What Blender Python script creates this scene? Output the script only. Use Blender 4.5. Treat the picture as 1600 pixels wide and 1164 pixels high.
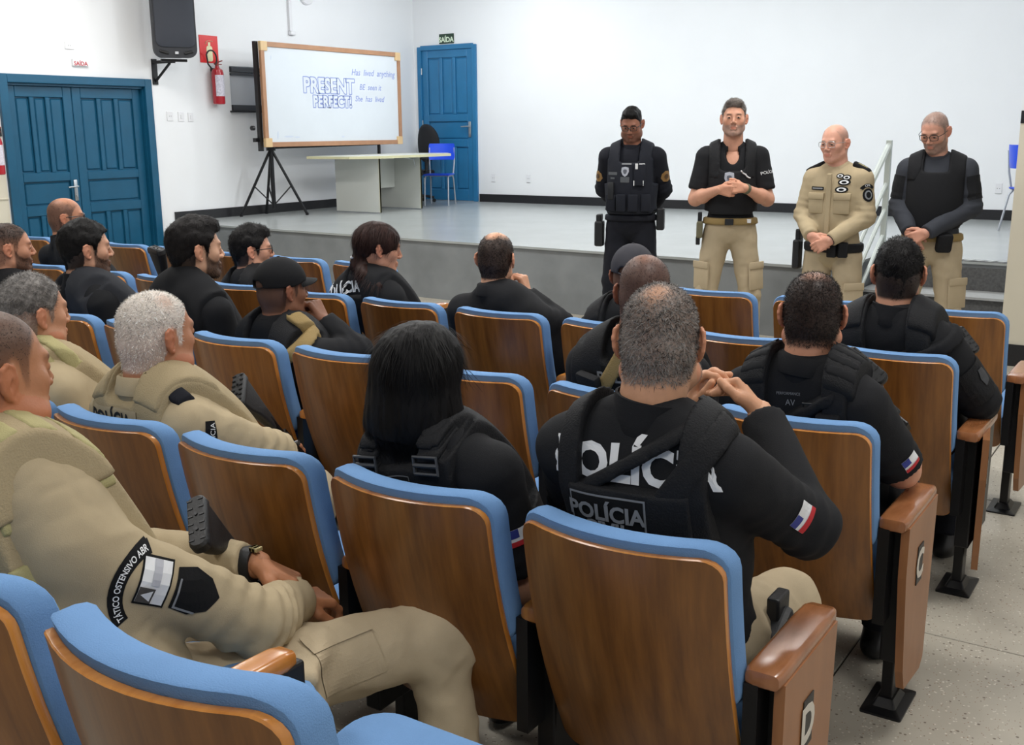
import bpy, bmesh, math, random
import numpy as np
from mathutils import Vector, Matrix, Quaternion, Euler
from mathutils.bvhtree import BVHTree
random.seed(7)
SC = bpy.context.scene
COL = SC.collection
for o in list(bpy.data.objects): bpy.data.objects.remove(o)

# ---------------------------------------------------------------- camera
cam_d = bpy.data.cameras.new('camera'); cam = bpy.data.objects.new('camera', cam_d); COL.objects.link(cam)
cam_d.sensor_fit = 'HORIZONTAL'; cam_d.sensor_width = 36.0; cam_d.lens = 1660.9/1600*36.0
cam_d.clip_start = 0.05; cam_d.clip_end = 100
_R = ((0.834937, 0.550286, -0.008061), (-0.115833, 0.190031, 0.974921), (-0.538018, 0.813064, -0.222405))
cam.matrix_world = Matrix(((_R[0][0], _R[1][0], -_R[2][0], 0), (_R[0][1], _R[1][1], -_R[2][1], 0), (_R[0][2], _R[1][2], -_R[2][2], 1.70), (0, 0, 0, 1)))
SC.camera = cam
# ---------------------------------------------------------------- light and exposure
w = bpy.data.worlds.new('world'); SC.world = w; w.use_nodes = True
w.node_tree.nodes['Background'].inputs[0].default_value = (0.80, 0.88, 1.0, 1); w.node_tree.nodes['Background'].inputs[1].default_value = 0.25
SC.view_settings.view_transform = 'Standard'; SC.view_settings.look = 'None'; SC.view_settings.gamma = 1
SC.view_settings.use_curve_mapping = False; SC.view_settings.exposure = 0.0
def area(name, loc, sx, sy, power, color=(1, 0.98, 0.95), rot=(0, 0, 0)):
    d = bpy.data.lights.new(name, 'AREA'); d.shape = 'RECTANGLE'; d.size = sx; d.size_y = sy; d.energy = power; d.color = color
    o = bpy.data.objects.new(name, d); o.location = loc; o.rotation_euler = rot; COL.objects.link(o)
CEIL = 3.9
for i, (x, y, p) in enumerate([(-8.2, 10.9, 24), (-5.0, 11.0, 24), (-1.8, 11.0, 22), (-9.2, 7.0, 66), (-5.6, 7.0, 66), (-2.0, 6.6, 66),
                               (-6.6, 3.4, 55), (-3.4, 3.4, 55), (-0.2, 3.4, 60), (-3.2, 0.2, 40), (0.4, -0.2, 45)]):
    area('ceiling_lamp', (x, y, CEIL-0.06), 1.25, 0.6, p, (0.94, 0.98, 1.0) if y > 9 else (1.0, 0.975, 0.94))

def fill_point(loc, power, r=0.12):  # added fill light, no fixture: evens out the stage walls and far corner
    d = bpy.data.lights.new('stage_fill', 'POINT'); d.energy = power; d.shadow_soft_size = r; d.color = (0.94, 0.98, 1.0)
    o = bpy.data.objects.new('stage_fill', d); o.location = loc; COL.objects.link(o)
for x, y, p in ((-8.6, 11.8, 54), (-8.4, 9.8, 20), (-5.9, 11.0, 52), (-3.4, 10.7, 46), (-1.0, 10.3, 40)): fill_point((x, y, 3.5), p)

# ---------------------------------------------------------------- materials
MATS = {}
def mat(name, col, rough=0.6, metal=0.0, spec=0.5, bump=None, var=None, coat=0.0, sss=0.0, vcol=None, stripes=None, trans=0.0, emit=None):
    """bump=(scale,strength), var=(scale,amount[,stretch xyz]) brightness variation, vcol=name of a colour attribute"""
    if name in MATS: return MATS[name]
    m = bpy.data.materials.new(name); m.use_nodes = True; nt = m.node_tree; b = nt.nodes['Principled BSDF']; L = nt.links
    b.inputs['Base Color'].default_value = (*col, 1); b.inputs['Roughness'].default_value = rough; b.inputs['Metallic'].default_value = metal
    b.inputs['Specular IOR Level'].default_value = spec
    if coat: b.inputs['Coat Weight'].default_value = coat; b.inputs['Coat Roughness'].default_value = 0.15
    if sss: b.inputs['Subsurface Weight'].default_value = sss; b.inputs['Subsurface Radius'].default_value = (0.012, 0.004, 0.002); b.inputs['Subsurface Scale'].default_value = 1.0
    if trans: b.inputs['Transmission Weight'].default_value = trans
    if emit: b.inputs['Emission Color'].default_value = (*emit[0], 1); b.inputs['Emission Strength'].default_value = emit[1]
    tc = nt.nodes.new('ShaderNodeTexCoord'); src = None
    if vcol:
        a = nt.nodes.new('ShaderNodeAttribute'); a.attribute_name = vcol; src = a.outputs['Color']
    if var:
        mp = nt.nodes.new('ShaderNodeMapping'); L.new(tc.outputs['Object'], mp.inputs[0])
        if len(var) > 2: mp.inputs['Scale'].default_value = var[2]
        n = nt.nodes.new('ShaderNodeTexNoise'); n.inputs['Scale'].default_value = var[0]; n.inputs['Detail'].default_value = 5; L.new(mp.outputs[0], n.inputs['Vector'])
        mr = nt.nodes.new('ShaderNodeMapRange'); mr.inputs['From Min'].default_value = 0.25; mr.inputs['From Max'].default_value = 0.75
        mr.inputs['To Min'].default_value = 1-var[1]; mr.inputs['To Max'].default_value = 1+var[1]; L.new(n.outputs['Fac'], mr.inputs[0])
        mx = nt.nodes.new('ShaderNodeMix'); mx.data_type = 'RGBA'; mx.blend_type = 'MULTIPLY'; mx.inputs['Factor'].default_value = 1
        if src: L.new(src, mx.inputs[6])
        else: mx.inputs[6].default_value = (*col, 1)
        L.new(mr.outputs[0], mx.inputs[7]); src = mx.outputs[2]
    if src: L.new(src, b.inputs['Base Color'])
    if bump:
        n2 = nt.nodes.new('ShaderNodeTexNoise'); n2.inputs['Scale'].default_value = bump[0]; n2.inputs['Detail'].default_value = 4
        if len(bump) > 2:
            mp2 = nt.nodes.new('ShaderNodeMapping'); mp2.inputs['Scale'].default_value = bump[2]; L.new(tc.outputs['Object'], mp2.inputs[0]); L.new(mp2.outputs[0], n2.inputs['Vector'])
        else: L.new(tc.outputs['Object'], n2.inputs['Vector'])
        bp = nt.nodes.new('ShaderNodeBump'); bp.inputs['Strength'].default_value = bump[1]; bp.inputs['Distance'].default_value = 0.004
        L.new(n2.outputs['Fac'], bp.inputs['Height']); L.new(bp.outputs[0], b.inputs['Normal'])
    MATS[name] = m; return m
def srgb(r, g, b):
    f = lambda c: (c/255/12.92) if c/255 <= 0.04045 else ((c/255+0.055)/1.055)**2.4
    return (f(r), f(g), f(b))

M_WALL = mat('wall_paint', srgb(242, 243, 245), 0.55, var=(1.2, 0.02), bump=(60, 0.05))
M_CREAM = mat('cream_paint', srgb(216, 210, 192), 0.5, var=(1.5, 0.03))
M_BLACKGRANITE = mat('black_granite', srgb(34, 34, 37), 0.3, var=(90, 0.35))
M_STAGE = mat('stage_floor', srgb(164, 168, 167), 0.22, var=(2.2, 0.05))
M_RISER = mat('grey_concrete', srgb(128, 132, 134), 0.55, var=(3.5, 0.16), bump=(40, 0.1))
M_STEP = mat('speckled_step', srgb(84, 84, 84), 0.5, var=(45, 0.35))
M_STEPTOP = mat('pale_step_tread', srgb(165, 166, 165), 0.5, var=(30, 0.12))
M_CEIL = mat('ceiling_paint', srgb(240, 241, 241), 0.8)
M_DOOR = mat('blue_door_paint', srgb(16, 84, 116), 0.38, var=(4, 0.10), bump=(25, 0.05))
M_DOOR2 = mat('bright_blue_door_paint', srgb(40, 116, 164), 0.38, var=(4, 0.08), bump=(25, 0.05))
M_CHROME = mat('brushed_metal', srgb(190, 192, 195), 0.3, 0.9)
M_BLACK = mat('black_plastic', srgb(22, 22, 24), 0.45)
M_BLACKMETAL = mat('black_metal', srgb(20, 20, 22), 0.4, 0.2)
M_WHITE = mat('white_plastic', srgb(235, 235, 238), 0.4)
M_GREYGLASS = mat('frosted_glass', srgb(200, 204, 210), 0.35, var=(3, 0.05))
M_DARKFRAME = mat('dark_frame', srgb(84, 86, 90), 0.4, 0.3)
M_RED = mat('red_sign', srgb(222, 32, 34), 0.4)
M_REDPAINT = mat('red_cylinder_paint', srgb(178, 22, 38), 0.3, coat=0.4)
M_GREEN = mat('green_sign', srgb(38, 62, 46), 0.45)
M_PALEGREEN = mat('pale_green_print', srgb(225, 240, 215), 0.5)
M_PALEYELLOW = mat('pale_yellow_print', srgb(236, 234, 190), 0.5)
M_WOODFRAME = mat('whiteboard_frame_wood', srgb(172, 128, 96), 0.5, var=(8, 0.1, (1, 1, 1)))
M_PALEWOOD = mat('pale_corner_wood', srgb(216, 184, 138), 0.5)
M_BOARD = mat('whiteboard_surface', srgb(214, 220, 226), 0.18, var=(1.6, 0.03))
M_INK = mat('blue_marker_ink', srgb(140, 156, 212), 0.5)
M_SMUDGE = mat('faint_marker_smudge', srgb(196, 205, 220), 0.5)
M_DESK = mat('desk_laminate', srgb(206, 208, 202), 0.4)
M_DESKEDGE = mat('desk_edge', srgb(212, 208, 168), 0.5)
M_BLUEPL = mat('school_chair_blue', srgb(16, 74, 222), 0.35)
M_GREYTUBE = mat('grey_tube', srgb(176, 180, 188), 0.35, 0.3)
M_RAIL = mat('pale_rail_paint', srgb(190, 196, 190), 0.4, 0.1)

def mat_terrazzo():
    m = bpy.data.materials.new('terrazzo'); m.use_nodes = True; nt = m.node_tree; b = nt.nodes['Principled BSDF']; L = nt.links
    tc = nt.nodes.new('ShaderNodeTexCoord'); geo = nt.nodes.new('ShaderNodeNewGeometry')
    n = nt.nodes.new('ShaderNodeTexNoise'); n.inputs['Scale'].default_value = 2.2; n.inputs['Detail'].default_value = 6
    L.new(geo.outputs['Position'], n.inputs['Vector'])
    r = nt.nodes.new('ShaderNodeValToRGB'); r.color_ramp.elements[0].color = (*srgb(160, 154, 142), 1); r.color_ramp.elements[1].color = (*srgb(186, 180, 166), 1)
    r.color_ramp.elements[0].position = 0.3; r.color_ramp.elements[1].position = 0.7; L.new(n.outputs['Fac'], r.inputs[0]); prev = r.outputs[0]
    for sc, th, c in ((60, 0.26, (112, 102, 90)), (95, 0.33, (205, 200, 188)), (130, 0.26, (134, 106, 84))):
        v = nt.nodes.new('ShaderNodeTexVoronoi'); v.inputs['Scale'].default_value = sc; L.new(geo.outputs['Position'], v.inputs['Vector'])
        v.inputs['Randomness'].default_value = 1
        wn = nt.nodes.new('ShaderNodeTexWhiteNoise'); L.new(v.outputs['Color'], wn.inputs['Vector'])
        lt = nt.nodes.new('ShaderNodeMath'); lt.operation = 'LESS_THAN'; L.new(v.outputs['Distance'], lt.inputs[0]); lt.inputs[1].default_value = th
        l2 = nt.nodes.new('ShaderNodeMath'); l2.operation = 'LESS_THAN'; L.new(wn.outputs['Value'], l2.inputs[0]); l2.inputs[1].default_value = 0.16
        mu = nt.nodes.new('ShaderNodeMath'); mu.operation = 'MULTIPLY'; L.new(lt.outputs[0], mu.inputs[0]); L.new(l2.outputs[0], mu.inputs[1])
        mx = nt.nodes.new('ShaderNodeMix'); mx.data_type = 'RGBA'; L.new(mu.outputs[0], mx.inputs['Factor']); L.new(prev, mx.inputs[6]); mx.inputs[7].default_value = (*srgb(*c), 1)
        prev = mx.outputs[2]
    L.new(prev, b.inputs['Base Color']); b.inputs['Roughness'].default_value = 0.38
    return m
M_TERRAZZO = mat_terrazzo()
M_JOINT = mat('dark_joint', srgb(62, 58, 54), 0.7)

def mat_wood(name, c0, c1, rough=0.34, coat=0.25):
    m = bpy.data.materials.new(name); m.use_nodes = True; nt = m.node_tree; b = nt.nodes['Principled BSDF']; L = nt.links
    tc = nt.nodes.new('ShaderNodeTexCoord'); oi = nt.nodes.new('ShaderNodeObjectInfo')
    ad = nt.nodes.new('ShaderNodeVectorMath'); ad.operation = 'ADD'; L.new(tc.outputs['Object'], ad.inputs[0])
    cb = nt.nodes.new('ShaderNodeCombineXYZ'); mm = nt.nodes.new('ShaderNodeMath'); mm.operation = 'MULTIPLY'; mm.inputs[1].default_value = 37
    L.new(oi.outputs['Random'], mm.inputs[0]); L.new(mm.outputs[0], cb.inputs[0]); L.new(mm.outputs[0], cb.inputs[2]); L.new(cb.outputs[0], ad.inputs[1])
    mp = nt.nodes.new('ShaderNodeMapping'); mp.inputs['Scale'].default_value = (22, 6, 1.6); L.new(ad.outputs[0], mp.inputs[0])
    n = nt.nodes.new('ShaderNodeTexNoise'); n.inputs['Scale'].default_value = 1.6; n.inputs['Detail'].default_value = 7; n.inputs['Roughness'].default_value = 0.6; L.new(mp.outputs[0], n.inputs['Vector'])
    r = nt.nodes.new('ShaderNodeValToRGB'); r.color_ramp.elements[0].color = (*c0, 1); r.color_ramp.elements[1].color = (*c1, 1)
    r.color_ramp.elements[0].position = 0.3; r.color_ramp.elements[1].position = 0.72; L.new(n.outputs['Fac'], r.inputs[0])
    hs = nt.nodes.new('ShaderNodeHueSaturation'); L.new(r.outputs[0], hs.inputs['Color'])
    mr = nt.nodes.new('ShaderNodeMapRange'); mr.inputs['To Min'].default_value = 0.84; mr.inputs['To Max'].default_value = 1.12; L.new(oi.outputs['Random'], mr.inputs[0]); L.new(mr.outputs[0], hs.inputs['Value'])
    L.new(hs.outputs[0], b.inputs['Base Color']); b.inputs['Roughness'].default_value = rough; b.inputs['Coat Weight'].default_value = coat; b.inputs['Coat Roughness'].default_value = 0.2
    return m
M_WOOD = mat_wood('seat_back_veneer', srgb(106, 64, 26), srgb(150, 98, 44))
M_PLY = mat_wood('plywood_edge', srgb(188, 116, 42), srgb(222, 152, 74), 0.25, 0.5)
M_ARM = mat_wood('armrest_wood', srgb(146, 90, 52), srgb(176, 116, 74), 0.25, 0.5)
M_PANEL = mat_wood('end_panel_wood', srgb(142, 94, 58), srgb(162, 110, 70), 0.4, 0.1)
M_FABRIC = mat('blue_seat_fabric', srgb(112, 152, 200), 0.85, spec=0.2, var=(7, 0.07), bump=(420, 0.35))

# ---------------------------------------------------------------- mesh helpers
def link(name, me, parent=None, loc=None):
    o = bpy.data.objects.new(name, me); COL.objects.link(o)
    if parent is not None: o.parent = parent
    if loc is not None: o.location = loc
    return o
def raw_mesh(name, V, F, mats, mi=None, smooth=True):
    me = bpy.data.meshes.new(name)
    V = np.asarray(V, np.float32)
    if isinstance(F, np.ndarray):
        n, k = F.shape
        me.vertices.add(len(V)); me.vertices.foreach_set('co', V.ravel())
        me.loops.add(n*k); me.loops.foreach_set('vertex_index', F.astype(np.int32).ravel())
        me.polygons.add(n); me.polygons.foreach_set('loop_start', np.arange(0, n*k, k, dtype=np.int32))
        me.update(calc_edges=True); me.validate()
    else:
        me.from_pydata([tuple(map(float, v)) for v in V], [], [tuple(map(int, f)) for f in F]); me.update()
    for m in (mats if isinstance(mats, (list, tuple)) else [mats]): me.materials.append(m)
    if mi is not None and len(mi) == len(me.polygons): me.polygons.foreach_set('material_index', np.asarray(mi, np.int32))
    if smooth: me.polygons.foreach_set('use_smooth', np.ones(len(me.polygons), bool))
    return me
def rotm(e): return np.array(Euler(e).to_matrix())
class MB:
    """collects shapes into ONE mesh"""
    def __init__(s): s.V = []; s.F = []; s.M = []; s.n = 0
    def add(s, V, F, m=0):
        V = np.asarray(V, float); s.V.append(V); s.F += [tuple(int(i)+s.n for i in f) for f in F]; s.M += [m]*len(F); s.n += len(V); return s
    def box(s, c, sz, rot=None, bevel=0.0, m=0, seg=2):
        bm = bmesh.new(); bmesh.ops.create_cube(bm, size=1.0)
        bmesh.ops.scale(bm, vec=sz, verts=bm.verts)
        if bevel: bmesh.ops.bevel(bm, geom=bm.edges[:], offset=bevel, segments=seg, affect='EDGES', profile=0.5)
        bm.verts.ensure_lookup_table(); V = np.array([v.co[:] for v in bm.verts]); F = [[v.index for v in f.verts] for f in bm.faces]; bm.free()
        if rot is not None: V = V @ (rotm(rot) if len(np.shape(rot)) == 1 else np.asarray(rot)).T
        return s.add(V+np.asarray(c), F, m)
    def tube(s, pts, r, seg=10, m=0, caps=True, flat=None):
        P = np.asarray(pts, float); n = len(P); R = np.broadcast_to(np.asarray(r, float), (n,)); T = np.gradient(P, axis=0); T /= np.linalg.norm(T, axis=1)[:, None]+1e-12
        u = np.cross(T[0], (0, 0, 1)); u = u if np.linalg.norm(u) > 0.1 else np.cross(T[0], (1, 0, 0)); V = []
        for i in range(n):
            u = u-T[i]*(u@T[i]); u /= np.linalg.norm(u); v = np.cross(T[i], u); a = np.arange(seg)*2*math.pi/seg
            V.append(P[i]+R[i]*(np.cos(a)[:, None]*u+np.sin(a)[:, None]*v*(flat or 1)))
        V = np.concatenate(V); F = [(i*seg+j, i*seg+(j+1) % seg, (i+1)*seg+(j+1) % seg, (i+1)*seg+j) for i in range(n-1) for j in range(seg)]
        if caps: F += [tuple(range(seg))[::-1], tuple((n-1)*seg+j for j in range(seg))]
        return s.add(V, F, m)
    def lathe(s, prof, c=(0, 0, 0), axis=(0, 0, 1), seg=20, m=0):
        ax = Vector(axis).normalized(); q = np.array(Vector((0, 0, 1)).rotation_difference(ax).to_matrix())
        a = np.arange(seg)*2*math.pi/seg; V = []
        for r, z in prof: V.append(np.stack([r*np.cos(a), r*np.sin(a), np.full(seg, z)], 1))
        V = np.concatenate(V) @ q.T+np.asarray(c); n = len(prof)
        F = [(i*seg+j, i*seg+(j+1) % seg, (i+1)*seg+(j+1) % seg, (i+1)*seg+j) for i in range(n-1) for j in range(seg)]
        F += [tuple(range(seg))[::-1], tuple((n-1)*seg+j for j in range(seg))]
        return s.add(V, F, m)
    def prism(s, poly, o, u, v, d, m=0):
        """2-D polygon extruded: origin o, axes u,v, depth vector d"""
        P = np.asarray(poly, float); o, u, v, d = map(lambda t: np.asarray(t, float), (o, u, v, d))
        A = o+P[:, :1]*u+P[:, 1:]*v; n = len(P)
        return s.add(np.concatenate([A, A+d]), [tuple(range(n))[::-1], tuple(range(n, 2*n))]+[(i, (i+1) % n, n+(i+1) % n, n+i) for i in range(n)], m)
    def build(s, name, mats, parent=None, smooth=False, loc=None):
        me = raw_mesh(name, np.concatenate(s.V), s.F, mats, s.M, smooth)
        bm = bmesh.new(); bm.from_mesh(me); bmesh.ops.recalc_face_normals(bm, faces=bm.faces[:]); bm.to_mesh(me); bm.free()
        if smooth: me.set_sharp_from_angle(angle=math.radians(40))
        return link(name, me, parent, loc)
def empty(name, loc=(0, 0, 0), rz=0, parent=None):
    o = bpy.data.objects.new(name, None); COL.objects.link(o); o.location = loc; o.rotation_euler = (0, 0, rz); o.empty_display_size = 0.1
    if parent is not None: o.parent = parent
    return o
def tag(o, label=None, cat=None, group=None, kind=None):
    for k, v in (('label', label), ('category', cat), ('group', group), ('kind', kind)):
        if v: o[k] = v
    return o
def copy_tree(o, parent=None):
    c = o.copy(); COL.objects.link(c)
    if parent is not None: c.parent = parent
    for ch in list(o.children): copy_tree(ch, c)
    return c
def text_mesh(body, size, depth=0.001, bold=0.0, align='CENTER', outline=False, shear=0.0, spacing=1.0, sub=0):
    """tessellated lettering as (V,F), lying in the xy plane, centred"""
    cu = bpy.data.curves.new('t', 'FONT'); cu.body = body; cu.size = size; cu.align_x = 'CENTER'; cu.align_y = 'CENTER'; cu.offset = bold; cu.shear = shear
    cu.space_character = spacing; cu.resolution_u = 3; cu.extrude = depth
    o = bpy.data.objects.new('t', cu); COL.objects.link(o); dg = bpy.context.evaluated_depsgraph_get(); me = o.evaluated_get(dg).to_mesh()
    bm = bmesh.new(); bm.from_mesh(me)
    if sub: bmesh.ops.triangulate(bm, faces=bm.faces[:]); bmesh.ops.subdivide_edges(bm, edges=[e for e in bm.edges if e.calc_length() > size*0.18], cuts=sub)
    V = np.array([v.co[:] for v in bm.verts]); F = [[v.index for v in f.verts] for f in bm.faces]; bm.free()
    o.evaluated_get(dg).to_mesh_clear(); bpy.data.objects.remove(o); bpy.data.curves.remove(cu)
    V[:, :2] -= (V[:, :2].max(0)+V[:, :2].min(0))/2
    return V, F
def put_text(name, body, size, o, u, v, mats, parent, **k):
    V, F = text_mesh(body, size, **k); o, u, v = (np.asarray(t, float) for t in (o, u, v)); n = np.cross(u, v)
    return link(name, raw_mesh(name, o+V[:, :1]*u+V[:, 1:2]*v+V[:, 2:]*n, F, mats, smooth=False), parent)
# ================================================================ THE ROOM
XL, YB, ZS = -10.95, 13.8, 0.61          # left wall, back wall, stage height
def grid_wall(mb, axis, pos, thick, lo, hi, z0, z1, holes):
    """wall slab with rectangular holes; axis 'x' = plane at x=pos running along y"""
    cuts = sorted({lo, hi, *[h[0] for h in holes], *[h[1] for h in holes]}); zc = sorted({z0, z1, *[h[2] for h in holes], *[h[3] for h in holes]})
    for a, b in zip(cuts, cuts[1:]):
        for c, d in zip(zc, zc[1:]):
            m = ((a+b)/2, (c+d)/2)
            if any(h[0] < m[0] < h[1] and h[2] < m[1] < h[3] for h in holes): continue
            ctr = (pos, m[0], m[1]) if axis == 'x' else (m[0], pos, m[1]); sz = (thick, b-a, d-c) if axis == 'x' else (b-a, thick, d-c)
            mb.box(ctr, sz)
D1 = (6.80, 8.60, 0.0, 2.27); W1 = (9.95, 11.5, 1.97, 2.54)
mb = MB(); grid_wall(mb, 'x', XL-0.1, 0.2, -2.5, YB+0.2, 0, CEIL, [D1, W1]); tag(mb.build('wall_left', M_WALL), kind='structure')
D2 = (-10.80, -9.78, ZS, 2.95)
mb = MB(); grid_wall(mb, 'y', YB+0.1, 0.2, XL, 2.6, 0, CEIL, [D2]); tag(mb.build('wall_back', M_WALL), kind='structure')
mb = MB(); mb.box((2.6, 2.9, CEIL/2), (0.2, 11.0, CEIL)); tag(mb.build('wall_right', M_WALL), kind='structure')
mb = MB(); mb.box((0.7, 8.45, CEIL/2), (3.85, 0.3, CEIL)); tag(mb.build('wall_front', M_WALL), kind='structure')
mb = MB(); mb.box((-4.2, 5.6, CEIL+0.05), (13.8, 16.6, 0.1)); tag(mb.build('ceiling', M_CEIL), kind='structure')
# cream lower paint and black strip on the right proscenium wall, and beside the double door
mb = MB(); mb.box((0.7, 8.293, 0.94), (3.85, 0.016, 1.56)); tag(mb.build('trim_1', M_CREAM), kind='structure')
mb = MB(); mb.box((0.7, 8.29, 1.76), (3.85, 0.024, 0.085)); tag(mb.build('trim_2', M_BLACKGRANITE), kind='structure')
mb = MB(); mb.box((0.7, 8.285, 0.08), (3.85, 0.03, 0.16)); tag(mb.build('baseboard_right', M_BLACKGRANITE), kind='structure')
mb = MB(); mb.box((XL+0.006, 2.1, 0.85), (0.012, 9.2, 1.66)); mb.box((XL+0.012, 2.1, 1.02), (0.024, 9.2, 0.012)); tag(mb.build('trim_3', M_CREAM), kind='structure')
mb = MB(); mb.box((XL+0.012, 2.1, 1.72), (0.024, 9.2, 0.085)); tag(mb.build('trim_4', M_BLACKGRANITE), kind='structure')
# floor: terrazzo slabs with dark joints
fl = MB().box((-4.2, 3.6, -0.03), (13.8, 12.4, 0.05)).build('floor', M_JOINT); tag(fl, kind='structure')
xs = [-0.855+1.55*i for i in range(-7, 3)]; ys = [3.59+1.55*i for i in range(-4, 4)]
slab_me = None
for x in xs:
    for y in ys:
        if x < XL-0.8 or x > 1.0: continue
        if slab_me is None:
            t = MB().box((0, 0, 0), (1.544, 1.544, 0.01), bevel=0.002, seg=1).build('slab', M_TERRAZZO, fl); slab_me = t.data
        else: t = link('slab', slab_me, fl)
        t.location = (x+0.775, y+0.775, -0.004)
# the stage
P = [(XL, 8.86), (-2.45, 8.44), (-2.45, 9.41), (-1.2, 9.41), (2.5, 8.6), (2.5, YB), (XL, YB)]
top = MB().prism(P, (0, 0, ZS-0.022), (1, 0, 0), (0, 1, 0), (0, 0, 0.022)); st = top.build('stage', M_STAGE); tag(st, kind='structure')
P2 = [(XL, 8.88), (-2.47, 8.46), (-2.47, 9.43), (-1.2, 9.43), (2.5, 8.62), (2.5, 9.7), (XL, 9.7)]
MB().prism(P2, (0, 0, 0), (1, 0, 0), (0, 1, 0), (0, 0, ZS-0.022)).build('stage_riser', M_RISER, st)
stp = empty('stage_steps', (-1.82, 9.41, 0)); tag(stp, kind='structure')
for k, (y0, z) in enumerate([(9.06, 0.37), (8.71, 0.15)]):
    s = MB().box((0, y0+0.18-9.41, z/2-0.01), (1.26, 0.36, z-0.02)).build('step', M_STEP, stp)
    MB().box((0, y0+0.165-9.41, z-0.01), (1.26, 0.39, 0.02)).build('tread', M_STEPTOP, s)
s = MB().box((0, 0.02, 0.465), (1.26, 0.03, 0.19)).build('riser_panel', M_STEP, stp)
nb = MB()
for i in range(14): nb.box((-0.56+i*0.086, 0.06, ZS+0.003), (0.05, 0.09, 0.006), rot=(0, 0, -0.5))
nb.build('grip_strip', M_STEPTOP, stp)
MB().box((0, 0.06, ZS+0.001), (1.26, 0.12, 0.004)).build('nosing', M_STEP, stp)
# baseboards on the stage
tag(MB().box((XL+0.012, 11.35, ZS+0.06), (0.024, 4.9, 0.12)).build('baseboard_left', M_BLACKGRANITE), kind='structure')
tag(MB().box((-3.6, YB-0.012, ZS+0.06), (12.2, 0.024, 0.12)).build('baseboard_back', M_BLACKGRANITE), kind='structure')

# ---------------------------------------------------------------- panelled doors
def panel_door(name, w, h, m, t=0.04):
    """door leaf in local coords: x across 0..w, z up, front face -y. Returns an object with panel children"""
    mb = MB(); st = 0.11; z1, z2, z3, z4 = 0.17, h*0.36, h*0.41, h*0.53
    z5 = h*0.575; zt = h-0.12
    mb.box((w/2, t/2+0.014, h/2), (w, t-0.028, h))
    def bar(x0, x1, za, zb): mb.box(((x0+x1)/2, 0.014, (za+zb)/2), (x1-x0, 0.028, zb-za), bevel=0.006, seg=1)
    bar(0, st, 0, h); bar(w-st, w, 0, h); bar(st, w-st, 0, z1); bar(st, w-st, z2, z3); bar(st, w-st, z4, z5); bar(st, w-st, zt, h)
    iw = w-2*st; c = iw/3; g = 0.028
    for k in (1, 2):
        bar(st+c*k-g, st+c*k+g, z1, z2); bar(st+c*k-g, st+c*k+g, z5, zt)
    o = mb.build(name, m)
    def panel(x0, x1, za, zb):
        MB().box(((x0+x1)/2, 0.026, (za+zb)/2), (x1-x0-0.03, 0.02, zb-za-0.03), bevel=0.012, seg=1).build('panel', m, o)
    for k in range(3):
        x0 = st+c*k+(g if k else 0); x1 = st+c*(k+1)-(g if k < 2 else 0)
        panel(x0, x1, z1, z2); panel(x0, x1, z5, zt)
    panel(st, w-st, z3, z4)
    return o
def handle(parent, x, z, s):
    mb = MB(); mb.box((x, -0.006, z), (0.045, 0.012, 0.24), bevel=0.005)
    mb.tube([(x, -0.01, z+0.045), (x, -0.055, z+0.045), (x+s*0.02, -0.06, z+0.045), (x+s*0.13, -0.06, z+0.04)], 0.010)
    mb.lathe([(0.012, 0), (0.012, 0.012)], (x, -0.012, z-0.06), (0, -1, 0))
    mb.build('door_handle', M_CHROME, parent, smooth=True)
# double door in the left wall (x faces +x): local x -> world +y, local -y -> world +x
d1 = empty('door_1', (XL, 7.7, 0)); tag(d1, kind='structure')
fm = MB()
for y in (6.77, 8.63): fm.box((0.0, y-7.7, 1.165), (0.08, 0.10, 2.33), bevel=0.006)
fm.box((0.0, 0, 2.285), (0.08, 1.76, 0.09), bevel=0.006)
fm.box((-0.09, 8.585-7.7, 1.12), (0.16, 0.035, 2.24)); fm.box((-0.09, 6.815-7.7, 1.12), (0.16, 0.035, 2.24)); fm.box((-0.09, 0, 2.23), (0.16, 1.74, 0.03))
fm.build('door_frame', M_DOOR, d1)
for y0, wd in ((6.835, 0.80), (7.642, 0.925)):
    lf = panel_door('door_leaf', wd, 2.21, M_DOOR); lf.parent = d1; lf.location = (-0.055, y0-7.7, 0.005); lf.rotation_euler = (0, 0, math.pi/2)
    if y0 < 7: handle(lf, wd-0.06, 1.06, -1)
# single door in the back wall
d2 = empty('door_2', (-10.29, YB, ZS)); tag(d2, kind='structure')
fm = MB()
for x in (-10.82, -9.765): fm.box((x+10.29, -0.0, 1.185), (0.075, 0.08, 2.37), bevel=0.006)
fm.box((0, 0, 2.35), (1.0, 0.08, 0.075), bevel=0.006); fm.build('door_frame', M_DOOR2, d2)
lf = panel_door('door_leaf', 0.98, 2.31, M_DOOR2); lf.parent = d2; lf.location = (-0.493, -0.012, 0.005); handle(lf, 0.915, 1.10, -1)
hb = MB()
for z in (0.3, 1.2, 2.0): hb.tube([(-0.49, -0.03, z-0.05), (-0.49, -0.03, z+0.05)], 0.01)
hb.build('hinge', M_CHROME, d2)
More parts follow.
